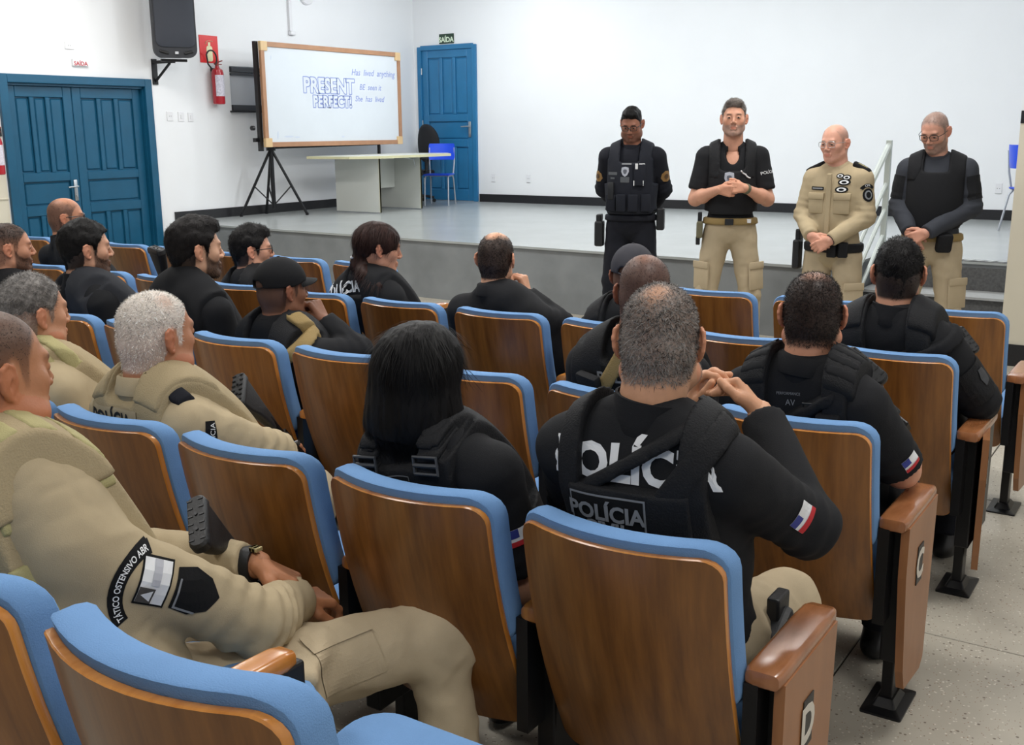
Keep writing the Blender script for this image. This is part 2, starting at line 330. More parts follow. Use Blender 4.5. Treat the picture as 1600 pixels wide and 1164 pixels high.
# small window
w1 = empty('window_1', (XL, 10.73, 2.25)); tag(w1, kind='structure')
fm = MB(); fm.box((-0.03, 0, 0.25), (0.08, 1.5, 0.06)); fm.box((-0.06, -0.765, 0), (0.06, 0.02, 0.55)); fm.box((-0.06, 0.765, 0), (0.06, 0.02, 0.55)); fm.box((-0.04, 0, -0.235), (0.08, 1.5, 0.07)); fm.box((-0.03, 0, 0.19), (0.05, 1.5, 0.025), m=0)
fm.build('window_frame', M_DARKFRAME, w1)
MB().box((0.0, 0, -0.285), (0.14, 1.62, 0.022)).build('window_sill', M_BLACKGRANITE, w1)
MB().box((-0.045, 0, 0), (0.012, 1.5, 0.45)).build('pane', M_GREYGLASS, w1)
# small plates on the walls
def plate(y=None, x=None, z=1.0, label='', name='power_outlet', w=0.075, h=0.12, group=None, holes=True):
    if x is None: o = empty(name, (XL, y, z), math.pi/2)
    else: o = empty(name, (x, YB, z), 0)
    tag(o, label, 'outlet' if 'outlet' in name else 'switch', group)
    MB().box((0, -0.006, 0), (w, 0.012, h), bevel=0.004).build('cover_plate', M_WHITE, o)
    mb = MB()
    if holes:
        for dx in (-0.013, 0.013): mb.lathe([(0.004, 0), (0.004, 0.002)], (dx, -0.0125, 0), (0, -1, 0), 8)
        mb.build('socket', M_DARKFRAME, o)
    else: MB().box((0, -0.014, 0), (0.022, 0.008, 0.05), bevel=0.002).build('rocker', M_WHITE, o)
    return o
plate(x=-9.44, z=0.98, label='white wall outlet low on back wall, nearest the single blue door')
plate(x=-8.80, z=0.98, label='white wall outlet low on back wall, second from the single blue door')
plate(x=-2.21, z=0.98, label='white wall outlet behind the handrail, beside the blue chair at right')
plate(y=8.94, z=1.90, name='light_switch', holes=True, label='leftmost of three white plates on left wall below the loudspeaker', w=0.09, h=0.115)
plate(y=9.11, z=1.895, name='light_switch', holes=False, label='middle one of three white plates on left wall below the loudspeaker', w=0.09, h=0.115)
plate(y=9.26, z=1.89, name='light_switch', holes=False, label='rightmost of three white plates on left wall, nearest the extinguisher', w=0.08, h=0.11)
pl = plate(y=7.63, z=2.66, label='small white socket plate high above the double blue door', w=0.115, h=0.08)
# exit signs
s = empty('exit_sign', (XL, 7.74, 2.48)); tag(s, 'small white SAIDA exit sign with red letters above double blue door', 'sign')
MB().box((0.015, 0, 0), (0.03, 0.20, 0.075), bevel=0.004).build('sign_board', M_WHITE, s)
put_text('lettering', 'SAÍDA', 0.062, (0.031, 0, -0.004), (0, 1, 0), (0, 0, 1), mat('red_print', srgb(190, 45, 60), 0.5), s, bold=0.0012)
s = empty('exit_sign', (-10.29, YB, 3.085)); tag(s, 'dark green SAIDA exit sign above the single blue door', 'sign')
MB().box((0, -0.008, 0), (0.28, 0.016, 0.145), bevel=0.004).build('sign_board', M_GREEN, s)
put_text('lettering', 'SAÍDA', 0.105, (0, -0.0165, -0.004), (1, 0, 0), (0, 0, 1), M_PALEGREEN, s, bold=0.003, spacing=0.95)
# ---------------------------------------------------------------- loudspeaker on wall bracket
sp = empty('loudspeaker', (-10.50, 8.73, 2.555), math.radians(62)); tag(sp, 'black loudspeaker on a wall bracket above left wall switches', 'speaker')
def rrect(w, h, r, n=6, taper=0.0):
    pts = []
    for cx, cy, a0 in ((w/2-r, h/2-r, 0), (-w/2+r, h/2-r, 90), (-w/2+r, -h/2+r, 180), (w/2-r, -h/2+r, 270)):
        for i in range(n+1):
            a = math.radians(a0+90*i/n); pts.append((cx+r*math.cos(a), cy+r*math.sin(a)))
    return [(x*(1+taper*y/h), y) for x, y in pts]
def loft(mb, loops, caps=True, m=0):
    n = len(loops[0]); V = np.concatenate([np.asarray(l, float) for l in loops]); k = len(loops)
    F = [(i*n+j, i*n+(j+1) % n, (i+1)*n+(j+1) % n, (i+1)*n+j) for i in range(k-1) for j in range(n)]
    if caps: F += [tuple(range(n))[::-1], tuple((k-1)*n+j for j in range(n))]
    return mb.add(V, F, m)
mb = MB(); R = []
for sc, y in ((0.72, 0.30), (0.86, 0.22), (1.0, 0.04), (1.0, -0.03), (0.97, -0.05)):
    R.append([(x*sc, y, 0.42+z*(0.98 if y < 0.1 else 0.95)) for x, z in rrect(0.50, 0.84, 0.10)])
loft(mb, R); mb.build('cabinet', mat('speaker_shell', srgb(40, 42, 48), 0.5), sp, smooth=True)
mb = MB(); R = []
for sc, y in ((0.90, -0.045), (0.90, -0.062), (0.80, -0.072), (0.4, -0.078)):
    R.append([(x*sc, y, 0.45+z*sc*0.86) for x, z in rrect(0.50, 0.84, 0.09)])
loft(mb, R); mb.build('grille', mat('speaker_grille', srgb(48, 52, 62), 0.6, bump=(300, 0.6)), sp, smooth=True)
for x in (-0.14, 0.14): MB().box((x, -0.062, 0.068), (0.11, 0.02, 0.032), rot=(0, 0.25 if x < 0 else -0.25, 0), bevel=0.01).build('port', M_BLACK, sp)
MB().box((0, -0.07, 0.06), (0.04, 0.01, 0.03)).build('badge', M_CHROME, sp)
mb = MB(); mb.box((0.0, 0.12, -0.015), (0.30, 0.06, 0.03)); mb.build('cradle', M_BLACKMETAL, sp)
br = MB()
br.box((XL+0.01, 8.76, 2.42), (0.02, 0.07, 0.30)); br.box((XL+0.17, 8.77, 2.53), (0.34, 0.05, 0.035), rot=(0, 0, 0.1)); br.tube([(XL+0.02, 8.76, 2.31), (XL+0.27, 8.78, 2.51)], 0.016)
tag(br.build('wall_bracket', M_BLACKMETAL), 'black triangular metal bracket carrying the loudspeaker on the left wall', 'bracket')
# ---------------------------------------------------------------- fire extinguishers and sign
s = empty('fire_sign', (XL, 9.63, 2.73)); tag(s, 'red fire extinguisher sign with pale pictogram on left wall', 'sign')
MB().box((0.004, 0, 0), (0.008, 0.30, 0.335), bevel=0.003).build('sign_board', M_RED, s)
mb = MB(); mb.prism(rrect(0.095, 0.19, 0.03), (0.009, 0.005, -0.055), (0, 1, 0), (0, 0, 1), (0.002, 0, 0)); mb.box((0.010, 0.005, 0.06), (0.002, 0.035, 0.05))
mb.tube([(0.01, -0.055, 0.06), (0.01, -0.045, 0.09), (0.01, -0.01, 0.105), (0.01, 0.05, 0.10), (0.01, 0.06, 0.095)], 0.009, flat=0.3)
mb.build('pictogram', M_PALEYELLOW, s)
def extinguisher(y, z, label, h=0.45):
    e = empty('fire_extinguisher', (XL, y, z)); tag(e, label, 'extinguisher')
    MB().lathe([(0.06, 0), (0.074, 0.008), (0.076, 0.03), (0.076, h-0.07), (0.066, h-0.025), (0.03, h), (0.022, h+0.03)], (0.10, 0, 0), seg=24).build('cylinder', M_REDPAINT, e, smooth=True)
    mb = MB(); a = np.linspace(-1.15, 0.75, 9); V = [(0.10+0.0772*math.cos(t), 0.0772*math.sin(t), zz) for zz in (0.10, h-0.09) for t in a]
    mb.add(V, [(i, i+1, i+10, i+9) for i in range(8)]); mb.build('paper_label', mat('label_paper', srgb(214, 210, 222), 0.6, var=(40, 0.25)), e)
    mb = MB(); mb.lathe([(0.024, 0), (0.024, 0.035), (0.014, 0.05)], (0.10, 0, h+0.02)); mb.box((0.10, 0.035, h+0.075), (0.02, 0.11, 0.012), rot=(0.3, 0, 0)); mb.box((0.10, 0.03, h+0.045), (0.02, 0.09, 0.010)); mb.lathe([(0.012, 0), (0.012, 0.02)], (0.10, -0.02, h+0.05), (0, -1, 0))
    mb.build('valve', mat('valve_metal', srgb(140, 60, 55), 0.4, 0.4), e)
    pts = [(0.10, -0.03, h+0.05)]+[(0.11, -0.09+0.085*math.cos(t)*1.0, h+0.11+0.10*math.sin(t)) for t in np.linspace(-0.9, 2.7, 12)]+[(0.115, -0.155, h+0.04), (0.11, -0.09, h-0.02)]
    MB().tube(pts, 0.010).build('hose', M_BLACK, e, smooth=True)
    MB().box((0.02, 0, h-0.02), (0.04, 0.05, 0.04)).build('hook', M_BLACKMETAL, e)
extinguisher(9.66, 2.05, 'red fire extinguisher hanging on left wall under its red sign')
extinguisher(6.56, 1.28, 'red fire extinguisher on cream wall at the left edge beside double door', 0.40)
# conduit and round fixture up the left wall
c = empty('cable_conduit', (XL, 11.08, 3.0)); tag(c, 'white vertical cable conduit ending high on the left wall above whiteboard', 'conduit')
MB().box((0.02, 0, 0.5), (0.04, 0.05, 0.9)).build('channel', M_WHITE, c); MB().box((0.03, 0.02, 0.02), (0.06, 0.10, 0.05), bevel=0.01).build('end_box', M_WHITE, c)
c = empty('wall_speaker', (XL, 11.42, 3.55)); tag(c, 'round white fixture high on left wall beside conduit', 'fixture')
MB().lathe([(0.135, 0), (0.135, 0.03), (0.12, 0.045), (0.02, 0.05)], (0, 0, 0), (1, 0, 0), 28).build('ring', M_WHITE, c, smooth=True)
# ---------------------------------------------------------------- whiteboard on its easel
bx, by0, by1, bz0, bz1 = -10.37, 9.94, 12.71, 1.51, 2.82
wb = empty('whiteboard', (bx, (by0+by1)/2, bz0)); tag(wb, 'large wood framed whiteboard with marker writing on a black tripod easel', 'whiteboard')
W, Hh = by1-by0, bz1-bz0
MB().box((0, 0, Hh/2), (0.02, W-0.04, Hh-0.04)).build('writing_surface', M_BOARD, wb)
mb = MB()
for z in (0.03, Hh-0.03): mb.box((0.006, 0, z), (0.045, W-0.16, 0.062), bevel=0.005)
for y in (-W/2+0.03, W/2-0.03): mb.box((0.006, y, Hh/2), (0.045, 0.062, Hh-0.16), bevel=0.005)
mb.build('frame', M_WOODFRAME, wb)
for y in (-1, 1):
    for z in (0.055, Hh-0.055): MB().box((0.008, y*(W/2-0.055), z), (0.052, 0.115, 0.115), bevel=0.006).build('frame_corner', M_PALEWOOD, wb)
def bubble(body, y, z, size, **k):   # outlined marker lettering
    V, F = text_mesh(body, size, depth=0.0, bold=0.014, **k); me = raw_mesh('t', V, F, M_INK, smooth=False); bm = bmesh.new(); bm.from_mesh(me)
    segs = [(e.verts[0].co.copy(), e.verts[1].co.copy()) for e in bm.edges if len(e.link_faces) == 1]; bm.free(); bpy.data.meshes.remove(me)
    mb = MB()
    for a, b in segs:
        d = (b-a).normalized(); nrm = Vector((-d.y, d.x, 0))*0.006
        V4 = [a-nrm, b-nrm, b+nrm, a+nrm]; mb.add([(0.0115, y+p.x, z+p.y) for p in V4], [(0, 1, 2, 3)])
    return mb.build('marker_lettering', M_INK, wb)
bubble('PRESENT', -0.13, 0.80, 0.27, spacing=0.93); bubble('PERFECT!', -0.08, 0.59, 0.20, spacing=0.92)
for body, y, z, sz in (('Has  lived  anything', 0.80, 0.985, 0.12), ('BE  seen it', 0.72, 0.80, 0.11), ('She  has  lived', 0.70, 0.64, 0.11)):
    put_text('marker_note', body, sz, (0.0112, y, z), (0, 1, 0), (0, 0.05, 1), M_INK, wb, shear=0.2, depth=0, bold=0.001)['kind'] = 'stuff'
for y, z, a, b in ((-0.95, 0.13, 0.09, 0.012), (-0.8, 0.12, 0.05, 0.01), (0.1, 0.12, 0.03, 0.012), (-1.15, 0.15, 0.012, 0.05), (-1.2, 1.12, 0.008, 0.03)):
    MB().prism([(a*math.cos(t), b*math.sin(t)) for t in np.linspace(0, 6.28, 12)[:-1]], (0.0108, y, z), (0, 1, 0), (0, 0.1, 1), (0.0006, 0, 0)).build('smudge', M_SMUDGE, wb)
es = MB()
def tripod(cx, cy, top, spread, feet):
    es.tube([(cx, cy, ZS+0.10), (cx, cy, top)], 0.028, 8); es.tube([(cx, cy, top-0.06), (cx, cy, top)], 0.06, 8)
    for a in feet:
        f = (cx+spread*math.cos(a), cy+spread*math.sin(a), ZS+0.015); es.tube([(cx, cy, top-0.03), f], 0.018, 8); es.lathe([(0.022, 0), (0.022, 0.03)], (f[0], f[1], ZS), seg=8)
        m = [cx+(f[0]-cx)*0.55, cy+(f[1]-cy)*0.55, top-0.03+(f[2]-top)*0.55]; es.tube([(cx, cy, ZS+0.14), m], 0.010, 6)
tripod(-10.50, 10.17, 1.52, 0.43, (math.radians(-135), math.radians(52), math.radians(150)))
es.box((-10.42, 9.92, 2.14), (0.05, 0.05, 1.36)); es.box((-10.46, 10.0, 1.60), (0.05, 0.30, 0.05)); es.lathe([(0.03, 0), (0.03, 0.04)], (-10.40, 9.80, 1.75), (0, -1, 0), 10)
es.tube([(-10.50, 10.17, 1.5), (-10.46, 12.3, 1.52)], 0.02); es.tube([(-10.46, 12.3, 1.52), (-10.46, 12.3, ZS)], 0.025); es.box((-10.46, 12.3, ZS+0.015), (0.35, 0.05, 0.03))
ez = es.build('easel', M_BLACKMETAL); tag(ez, 'black tripod easel standing on the stage under whiteboard', 'easel')
# ---------------------------------------------------------------- desk, office chair, school chairs
dk = empty('desk', (-9.95, 11.6, ZS)); tag(dk, 'white laminate desk with overhanging top on stage in front of whiteboard', 'desk')
tp = [(-0.33, -1.0), (0.35, -0.92), (0.62, -0.55), (0.62, 0.95), (0.30, 1.30), (-0.33, 1.15)]
MB().prism(tp, (0, 0, 0.735), (1, 0, 0), (0, 1, 0), (0, 0, 0.032)).build('desk_top', M_DESK, dk)
eb = MB()
for a, b in zip(tp, tp[1:]+tp[:1]):
    d = np.subtract(b, a); L_ = np.hypot(*d); eb.box(((a[0]+b[0])/2, (a[1]+b[1])/2, 0.751), (L_, 0.006, 0.034), rot=(0, 0, math.atan2(d[1], d[0])))
eb.build('edge_band', M_DESKEDGE, dk)
for y in (-0.47, 0.42):
    MB().box((0.09, y, 0.375), (0.79, 0.028, 0.72)).build('end_panel', M_DESK, dk); MB().box((0.482, y, 0.375), (0.006, 0.03, 0.72)).build('edge_band', M_DESKEDGE, dk)
MB().box((0.0, -0.02, 0.52), (0.02, 0.86, 0.43)).build('modesty_panel', M_DESK, dk)
mb = MB(); mb.tube([(0.40, 0.40, 0.60), (0.40, 0.36, 0.70), (0.36, 0.20, 0.73)], 0.008); mb.build('bracket', M_CHROME, dk)
oc = empty('office_chair', (-10.50, 13.2, ZS+0.0), math.radians(175)); tag(oc, 'black swivel office chair with oval back behind the desk', 'chair')
mb = MB(); R = []
for s_, y in ((0.85, 0.0), (1.0, -0.02), (1.0, -0.05), (0.85, -0.075), (0.4, -0.08)):
    R.append([(0.22*s_*math.cos(t), y+0.06*(abs(math.cos(t))**2)*-1+(-0.22), 0.90+0.29*s_*math.sin(t)) for t in np.linspace(0, 2*math.pi, 28, endpoint=False)])
loft(mb, R); mb.build('backrest', mat('black_upholstery', srgb(28, 28, 32), 0.7), oc, smooth=True)
MB().box((0, 0.02, 0.46), (0.46, 0.44, 0.08), bevel=0.03).build('seat', MATS['black_upholstery'], oc)
mb = MB(); mb.tube([(0, 0, 0.12), (0, 0, 0.43)], 0.03); mb.tube([(0, 0.1, 0.42), (0, -0.26, 0.44), (0, -0.29, 0.75)], 0.022)
for k in range(5):
    a = k*2*math.pi/5; mb.tube([(0, 0, 0.12), (0.28*math.cos(a), 0.28*math.sin(a), 0.075)], 0.02)
mb.build('base', M_BLACK, oc)
for k in range(5):
    a = k*2*math.pi/5; MB().lathe([(0.028, -0.02), (0.03, 0), (0.028, 0.02)], (0.28*math.cos(a), 0.28*math.sin(a), 0.031), (math.sin(a), -math.cos(a), 0), 12).build('caster', M_BLACK, oc)
for s_ in (-1, 1): MB().tube([(s_*0.20, 0.05, 0.46), (s_*0.27, 0.05, 0.5), (s_*0.27, 0.05, 0.66), (s_*0.27, 0.16, 0.68), (s_*0.27, -0.1, 0.68)], 0.018).build('armrest', M_BLACK, oc)
def school_chair(loc, rz, label):
    o = empty('school_chair', loc, rz); tag(o, label, 'chair')
    mb = MB(); N = 9; V = []
    for t, off in ((0, 0), (1, 0.008)):
        for z in (0.66, 0.70, 0.78, 0.86, 0.90):
            for i in range(N):
                u = -1+2*i/(N-1); V.append((u*0.20*(0.94 if z in (0.66, 0.90) else 1), -0.20-0.05*(1-u*u)-off-(z-0.66)*0.12, z))
    n = 5*N; F = [(r*N+i, r*N+i+1, (r+1)*N+i+1, (r+1)*N+i) for r in range(4) for i in range(N-1)]
    F2 = [tuple(j+n for j in f[::-1]) for f in F]; ring = [i for i in range(N)]+[r*N+N-1 for r in range(1, 5)]+[4*N+i for i in range(N-2, -1, -1)]+[r*N for r in range(3, 0, -1)]
    F3 = [(ring[k], ring[(k+1) % len(ring)], ring[(k+1) % len(ring)]+n, ring[k]+n) for k in range(len(ring))]
    mb.add(V, F+F2+F3); mb.build('backrest', M_BLUEPL, o, smooth=True)
    mb = MB(); mb.box((0, 0.0, 0.452), (0.40, 0.40, 0.02), bevel=0.009); mb.build('seat', M_BLUEPL, o)
    for s_ in (-1, 1):
        MB().tube([(s_*0.18, 0.22, 0.0), (s_*0.175, 0.19, 0.38), (s_*0.17, 0.16, 0.435), (s_*0.17, -0.12, 0.435), (s_*0.175, -0.18, 0.44), (s_*0.19, -0.215, 0.62), (s_*0.19, -0.235, 0.84)], 0.011).build('side_tube', M_GREYTUBE, o, smooth=True)
        MB().tube([(s_*0.19, -0.27, 0.0), (s_*0.175, -0.20, 0.38), (s_*0.17, -0.16, 0.43)], 0.011).build('rear_leg', M_GREYTUBE, o, smooth=True)
    MB().tube([(-0.17, -0.1, 0.425), (0.17, -0.1, 0.425)], 0.009).build('cross_tube', M_GREYTUBE, o)
    return o
school_chair((-9.80, 12.88, ZS), math.radians(205), 'blue plastic school chair beside the desk, in front of the single door')
school_chair((-1.62, 12.35, ZS), math.radians(-60), 'blue plastic school chair partly hidden by the wall at right edge')
# ---------------------------------------------------------------- handrail
hr = empty('handrail', (-2.40, 9.45, 0)); tag(hr, 'pale grey metal handrail with sloping bars beside the stage steps', 'handrail')
MB().box((0, 0.0, 1.10), (0.045, 0.045, 0.98), bevel=0.004).build('post', M_RAIL, hr)
MB().box((0, -1.02, 0.46), (0.045, 0.045, 0.92), bevel=0.004).build('post', M_RAIL, hr)
for z, r in ((1.56, 0.026), (1.24, 0.018), (1.02, 0.018), (0.80, 0.018)):
    z2 = z-0.66
    MB().tube([(0, 0.01, z), (0, -1.03, z2)], r, 8).build('rail', M_RAIL, hr, smooth=True)
# ================================================================ AUDITORIUM SEATS
SW, PITCH = 0.444, 0.535
def outline(w, z0, z1, rt, rb, n=5, ns=10):
    pts = []
    def arc(cx, cz, r, a0):
        for i in range(n+1):
            a = math.radians(a0+90*i/n); pts.append((cx+r*math.cos(a), cz+r*math.sin(a)))
    def seg(p, q, k):
        for i in range(1, k): pts.append((p[0]+(q[0]-p[0])*i/k, p[1]+(q[1]-p[1])*i/k))
    h = w/2
    arc(h-rt, z1-rt, rt, 0); seg(pts[-1], (-h+rt, z1), ns); arc(-h+rt, z1-rt, rt, 90); seg(pts[-1], (-h, z0+rb), 8); arc(-h+rb, z0+rb, rb, 180)
    seg(pts[-1], (h-rb, z0), ns); arc(h-rb, z0+rb, rb, 270); p0 = pts[0]; seg(pts[-1], p0, 8)
    return pts
def shell_y(u, z):   # rear surface of the curved, reclined back: y as function of lateral u and height z
    t = (0.925-z)/0.6
    return 0.19*t-0.028*math.sin(math.pi*min(max(t, 0), 1))*1.0-0.062*(1-(u/(SW/2))**2)*(0.55+0.45*max(0, min(1, 1-t*0.5)))
def curved_slab(mb, out, layers, zc, m_edge=1, m_face=0):
    """layers: list of (depth forward, scale) outline loops; caps filled with inset loops"""
    def loop(d, s): return [(x*s, shell_y(x*s, zc+(z-zc)*s)+d, zc+(z-zc)*s) for x, z in out]
    n = len(out)
    L_ = [loop(d, s) for d, s in layers]
    loft(mb, L_, caps=False, m=m_edge)
    for d, s0, flip in ((layers[0][0], layers[0][1], True), (layers[-1][0], layers[-1][1], False)):
        ss = [s0*k for k in (1, 0.82, 0.6, 0.36, 0.12)]; bul = 0.012 if (not flip and m_edge == m_face) else 0
        L2 = [loop(d+bul*(1-(s/s0)**2), s) for s in ss]; b = MB(); loft(b, L2, caps=False); V = np.concatenate(b.V); F = b.F
        V = np.concatenate([V, [[0, shell_y(0, zc)+d+bul, zc]]]); c = len(V)-1; F = F+[((len(ss)-1)*n+j, (len(ss)-1)*n+(j+1) % n, c) for j in range(n)]
        mb.add(V, F, m_face)
def build_seat():
    root = empty('auditorium_seat')
    mb = MB(); o = outline(SW, 0.325, 0.927, 0.042, 0.03)
    curved_slab(mb, o, [(0, 0.992), (0.003, 1.0), (0.014, 1.0), (0.016, 0.995)], 0.625, 1, 0); s = mb.build('back_shell', [M_WOOD, M_PLY], root, smooth=True)
    mb = MB(); o = outline(SW+0.016, 0.575, 0.948, 0.058, 0.04)
    curved_slab(mb, o, [(0.017, 0.985), (0.022, 1.0), (0.055, 1.0), (0.072, 0.985), (0.082, 0.95)], 0.77, 0, 0); mb.build('back_pad', M_FABRIC, root, smooth=True)
    # seat cushion, folded down
    mb = MB(); R = []
    for s_, z in ((0.90, 0.375), (1.0, 0.39), (1.0, 0.445), (0.97, 0.465), (0.85, 0.477), (0.4, 0.481)):
        R.append([(x*s_, 0.42+y*s_, z+0.05*(y*s_/0.44)) for x, y in rrect(SW, 0.46, 0.08)])
    loft(mb, R); mb.build('seat_cushion', M_FABRIC, root, smooth=True)
    MB().box((0, 0.36, 0.36), (SW-0.06, 0.36, 0.02), bevel=0.008).build('seat_pan', M_BLACK, root)
    return root
def build_stand(root, x, end=False, letter=None, turn=0.0):
    """the shared metal stand and wooden armrest on one side of a seat"""
    mb = MB(); mb.box((x, 0.335, 0.43), (0.05, 0.33, 0.42), bevel=0.006); mb.box((x-0.02, 0.15, 0.50), (0.03, 0.10, 0.28)); mb.build('side_frame', M_BLACKMETAL, root)
    MB().box((x-0.028, 0.345, 0.16), (0.034, 0.07, 0.31), bevel=0.004).build('post', M_BLACKMETAL, root)
    mb = MB(); loft(mb, [[(x-0.028+px, 0.345+py, z) for px, py in q] for z, q in ((0.0, rrect(0.12, 0.20, 0.008)), (0.008, rrect(0.12, 0.20, 0.008)), (0.014, rrect(0.07, 0.13, 0.01)), (0.035, rrect(0.045, 0.085, 0.005)))]); mb.build('foot_plate', M_BLACKMETAL, root)
    aw = 0.080 if end else 0.058
    mb = MB(); R = []
    a0 = 0.10
    prof = ((a0, 0.5, 0.010), (a0+0.005, 0.85, 0.002), (a0+0.02, 0.98, 0.0), (0.18, 1.0, 0), (0.40, 1.0, 0.004), (0.455, 0.97, 0.008), (0.48, 0.8, 0.013), (0.488, 0.45, 0.02))
    for y, s_, dz in prof:
        R.append([(x+px*s_, y, 0.652+pz*s_-dz*0.3) for px, pz in rrect(aw, 0.038, 0.013, 4)])
    loft(mb, R); mb.build('armrest', M_ARM if end else mat_arm_in, root, smooth=True)
    if end:
        pn = empty('end_panel', (x+0.035, 0.30, 0), turn, root) if False else None
        pts = [(-0.17, 0.645), (-0.17, 0.50), (-0.12, 0.20), (-0.09, 0.135), (0.10, 0.115), (0.135, 0.14), (0.15, 0.40), (0.165, 0.645)]
        pb = MB().prism(pts, (-0.011, 0, 0), (0, 1, 0), (0, 0, 1), (0.022, 0, 0)).build('end_panel', M_PANEL, root, loc=(x+0.032, 0.29, 0)); pb.rotation_euler = (0, 0, turn)
        MB().box((0.0125, -0.02, 0.495), (0.003, 0.062, 0.115), bevel=0.001).build('letter_plate', mat('plate_black', srgb(40, 38, 36), 0.5), pb)
        put_text('row_letter', letter, 0.115, (0.0142, -0.02, 0.495), (0, 1, 0), (0, 0, 1), mat('plate_cream', srgb(214, 208, 196), 0.5), pb, bold=0.004, depth=0.0004)
mat_arm_in = mat_wood('inner_armrest_wood', srgb(178, 108, 44), srgb(206, 138, 66), 0.25, 0.6)
ROWS = {'E': 0.745, 'D': 1.73, 'C': 2.71, 'B': 3.71, 'A': 4.72}
X0 = {'E': -1.03, 'D': -0.905, 'C': -0.905, 'B': -0.905, 'A': -0.905}
RP = {'E': 0.535, 'D': 0.533, 'C': 0.543, 'B': 0.545, 'A': 0.548}
NCOL = {'E': 2, 'D': 5, 'C': 8, 'B': 11, 'A': 14}
tag(MB().box((-5.2, -0.9, 0.07), (8.9, 4.2, 0.14)).build('floor_riser', M_TERRAZZO), kind='structure')
proto = build_seat(); build_stand(proto, PITCH/2)
ROWNAME = {'A': 'front row', 'B': 'second row', 'C': 'third row', 'D': 'fourth row', 'E': 'nearest row'}
ORD = ['first', 'second', 'third', 'fourth', 'fifth', 'sixth', 'seventh', 'eighth', 'ninth', 'tenth', 'eleventh', 'twelfth', 'thirteenth', 'fourteenth']
SEAT_NOTE = {}
first = True
for r in 'DCBAE':
    for k in range(NCOL[r]):
        end = (k == 0 and r != 'E')
        if r == 'A' and k in (3, 4, 5): continue       # no seats here: the stage front shows
        if r == 'E' and k == 0:
            s = build_seat(); s.location = (X0[r], ROWS[r], 0.14); tag(s, 'blue and wood theatre seat, cropped by the bottom edge at lower left', 'seat', 'auditorium seats'); continue
        if end:
            s = build_seat(); build_stand(s, PITCH/2, True, r, 0.16 if r == 'B' else 0.0)
        elif first: s = proto; first = False
        else: s = copy_tree(proto)
        s.location = (X0[r]-RP[r]*k, ROWS[r], 0.14 if r == 'E' else 0)
        if r == 'E': lab = 'blue and wood theatre seat, cropped by the bottom edge at lower left' if k == 0 else 'blue and wood theatre seat under the big man in khaki, at left edge'
        elif end: lab = 'blue and wood theatre seat at the aisle end of the %s, panel lettered %s' % (ROWNAME[r], r)
        elif r == 'A' and k > 5: lab = 'blue and wood theatre seat in the front row, %s to the left of the gap' % ORD[k-6]
        else: lab = 'blue and wood theatre seat, %s from the aisle in the %s' % (ORD[k], ROWNAME[r])
        tag(s, lab, 'seat', 'auditorium seats')
# ================================================================ FIGURE TOOLS (distance fields meshed into one continuous surface)
def nrm(v): v = np.asarray(v, float); return v/(np.linalg.norm(v)+1e-12)
def A3(*t): return np.array(t, float)
class Cap:
    def __init__(s, a, b, ra, rb=None, flat=None): s.a = np.asarray(a, float); s.b = np.asarray(b, float); s.ra = ra; s.rb = ra if rb is None else rb
    def bounds(s): r = max(s.ra, s.rb); return np.minimum(s.a, s.b)-r, np.maximum(s.a, s.b)+r
    def __call__(s, X, Y, Z):
        ab = s.b-s.a; L2 = ab@ab+1e-12; px, py, pz = X-s.a[0], Y-s.a[1], Z-s.a[2]
        t = np.clip((px*ab[0]+py*ab[1]+pz*ab[2])/L2, 0, 1)
        return np.sqrt((px-t*ab[0])**2+(py-t*ab[1])**2+(pz-t*ab[2])**2)-(s.ra+(s.rb-s.ra)*t)
    def grow(s, d): return Cap(s.a, s.b, s.ra+d, s.rb+d)
class Ell:
    def __init__(s, c, r, R=None): s.c = np.asarray(c, float); s.r = np.asarray(r, float); s.R = np.eye(3) if R is None else np.asarray(R, float)   # columns of R = local axes
    def bounds(s): e = np.sqrt(((s.R*s.r)**2).sum(1)); return s.c-e, s.c+e
    def __call__(s, X, Y, Z):
        px, py, pz = X-s.c[0], Y-s.c[1], Z-s.c[2]; q = [(px*s.R[0, i]+py*s.R[1, i]+pz*s.R[2, i])/s.r[i] for i in range(3)]
        k0 = np.sqrt(q[0]**2+q[1]**2+q[2]**2); k1 = np.sqrt((q[0]/s.r[0])**2+(q[1]/s.r[1])**2+(q[2]/s.r[2])**2)+1e-9
        return k0*(k0-1)/k1
    def grow(s, d): return Ell(s.c, s.r+d, s.R)
class Box:
    def __init__(s, c, h, R=None, rad=0.01): s.c = np.asarray(c, float); s.h = np.asarray(h, float); s.R = np.eye(3) if R is None else np.asarray(R, float); s.rad = rad
    def bounds(s): e = (np.abs(s.R)*s.h).sum(1); return s.c-e, s.c+e
    def __call__(s, X, Y, Z):
        px, py, pz = X-s.c[0], Y-s.c[1], Z-s.c[2]; q = [np.abs(px*s.R[0, i]+py*s.R[1, i]+pz*s.R[2, i])-(s.h[i]-s.rad) for i in range(3)]
        o = np.sqrt(sum(np.maximum(t, 0)**2 for t in q)); return o+np.minimum(np.maximum(np.maximum(q[0], q[1]), q[2]), 0)-s.rad
    def grow(s, d): return Box(s.c, s.h+d, s.R, s.rad+d)
def smin(a, b, k):
    h = np.clip(0.5+0.5*(b-a)/k, 0, 1); return b+(a-b)*h-k*h*(1-h)
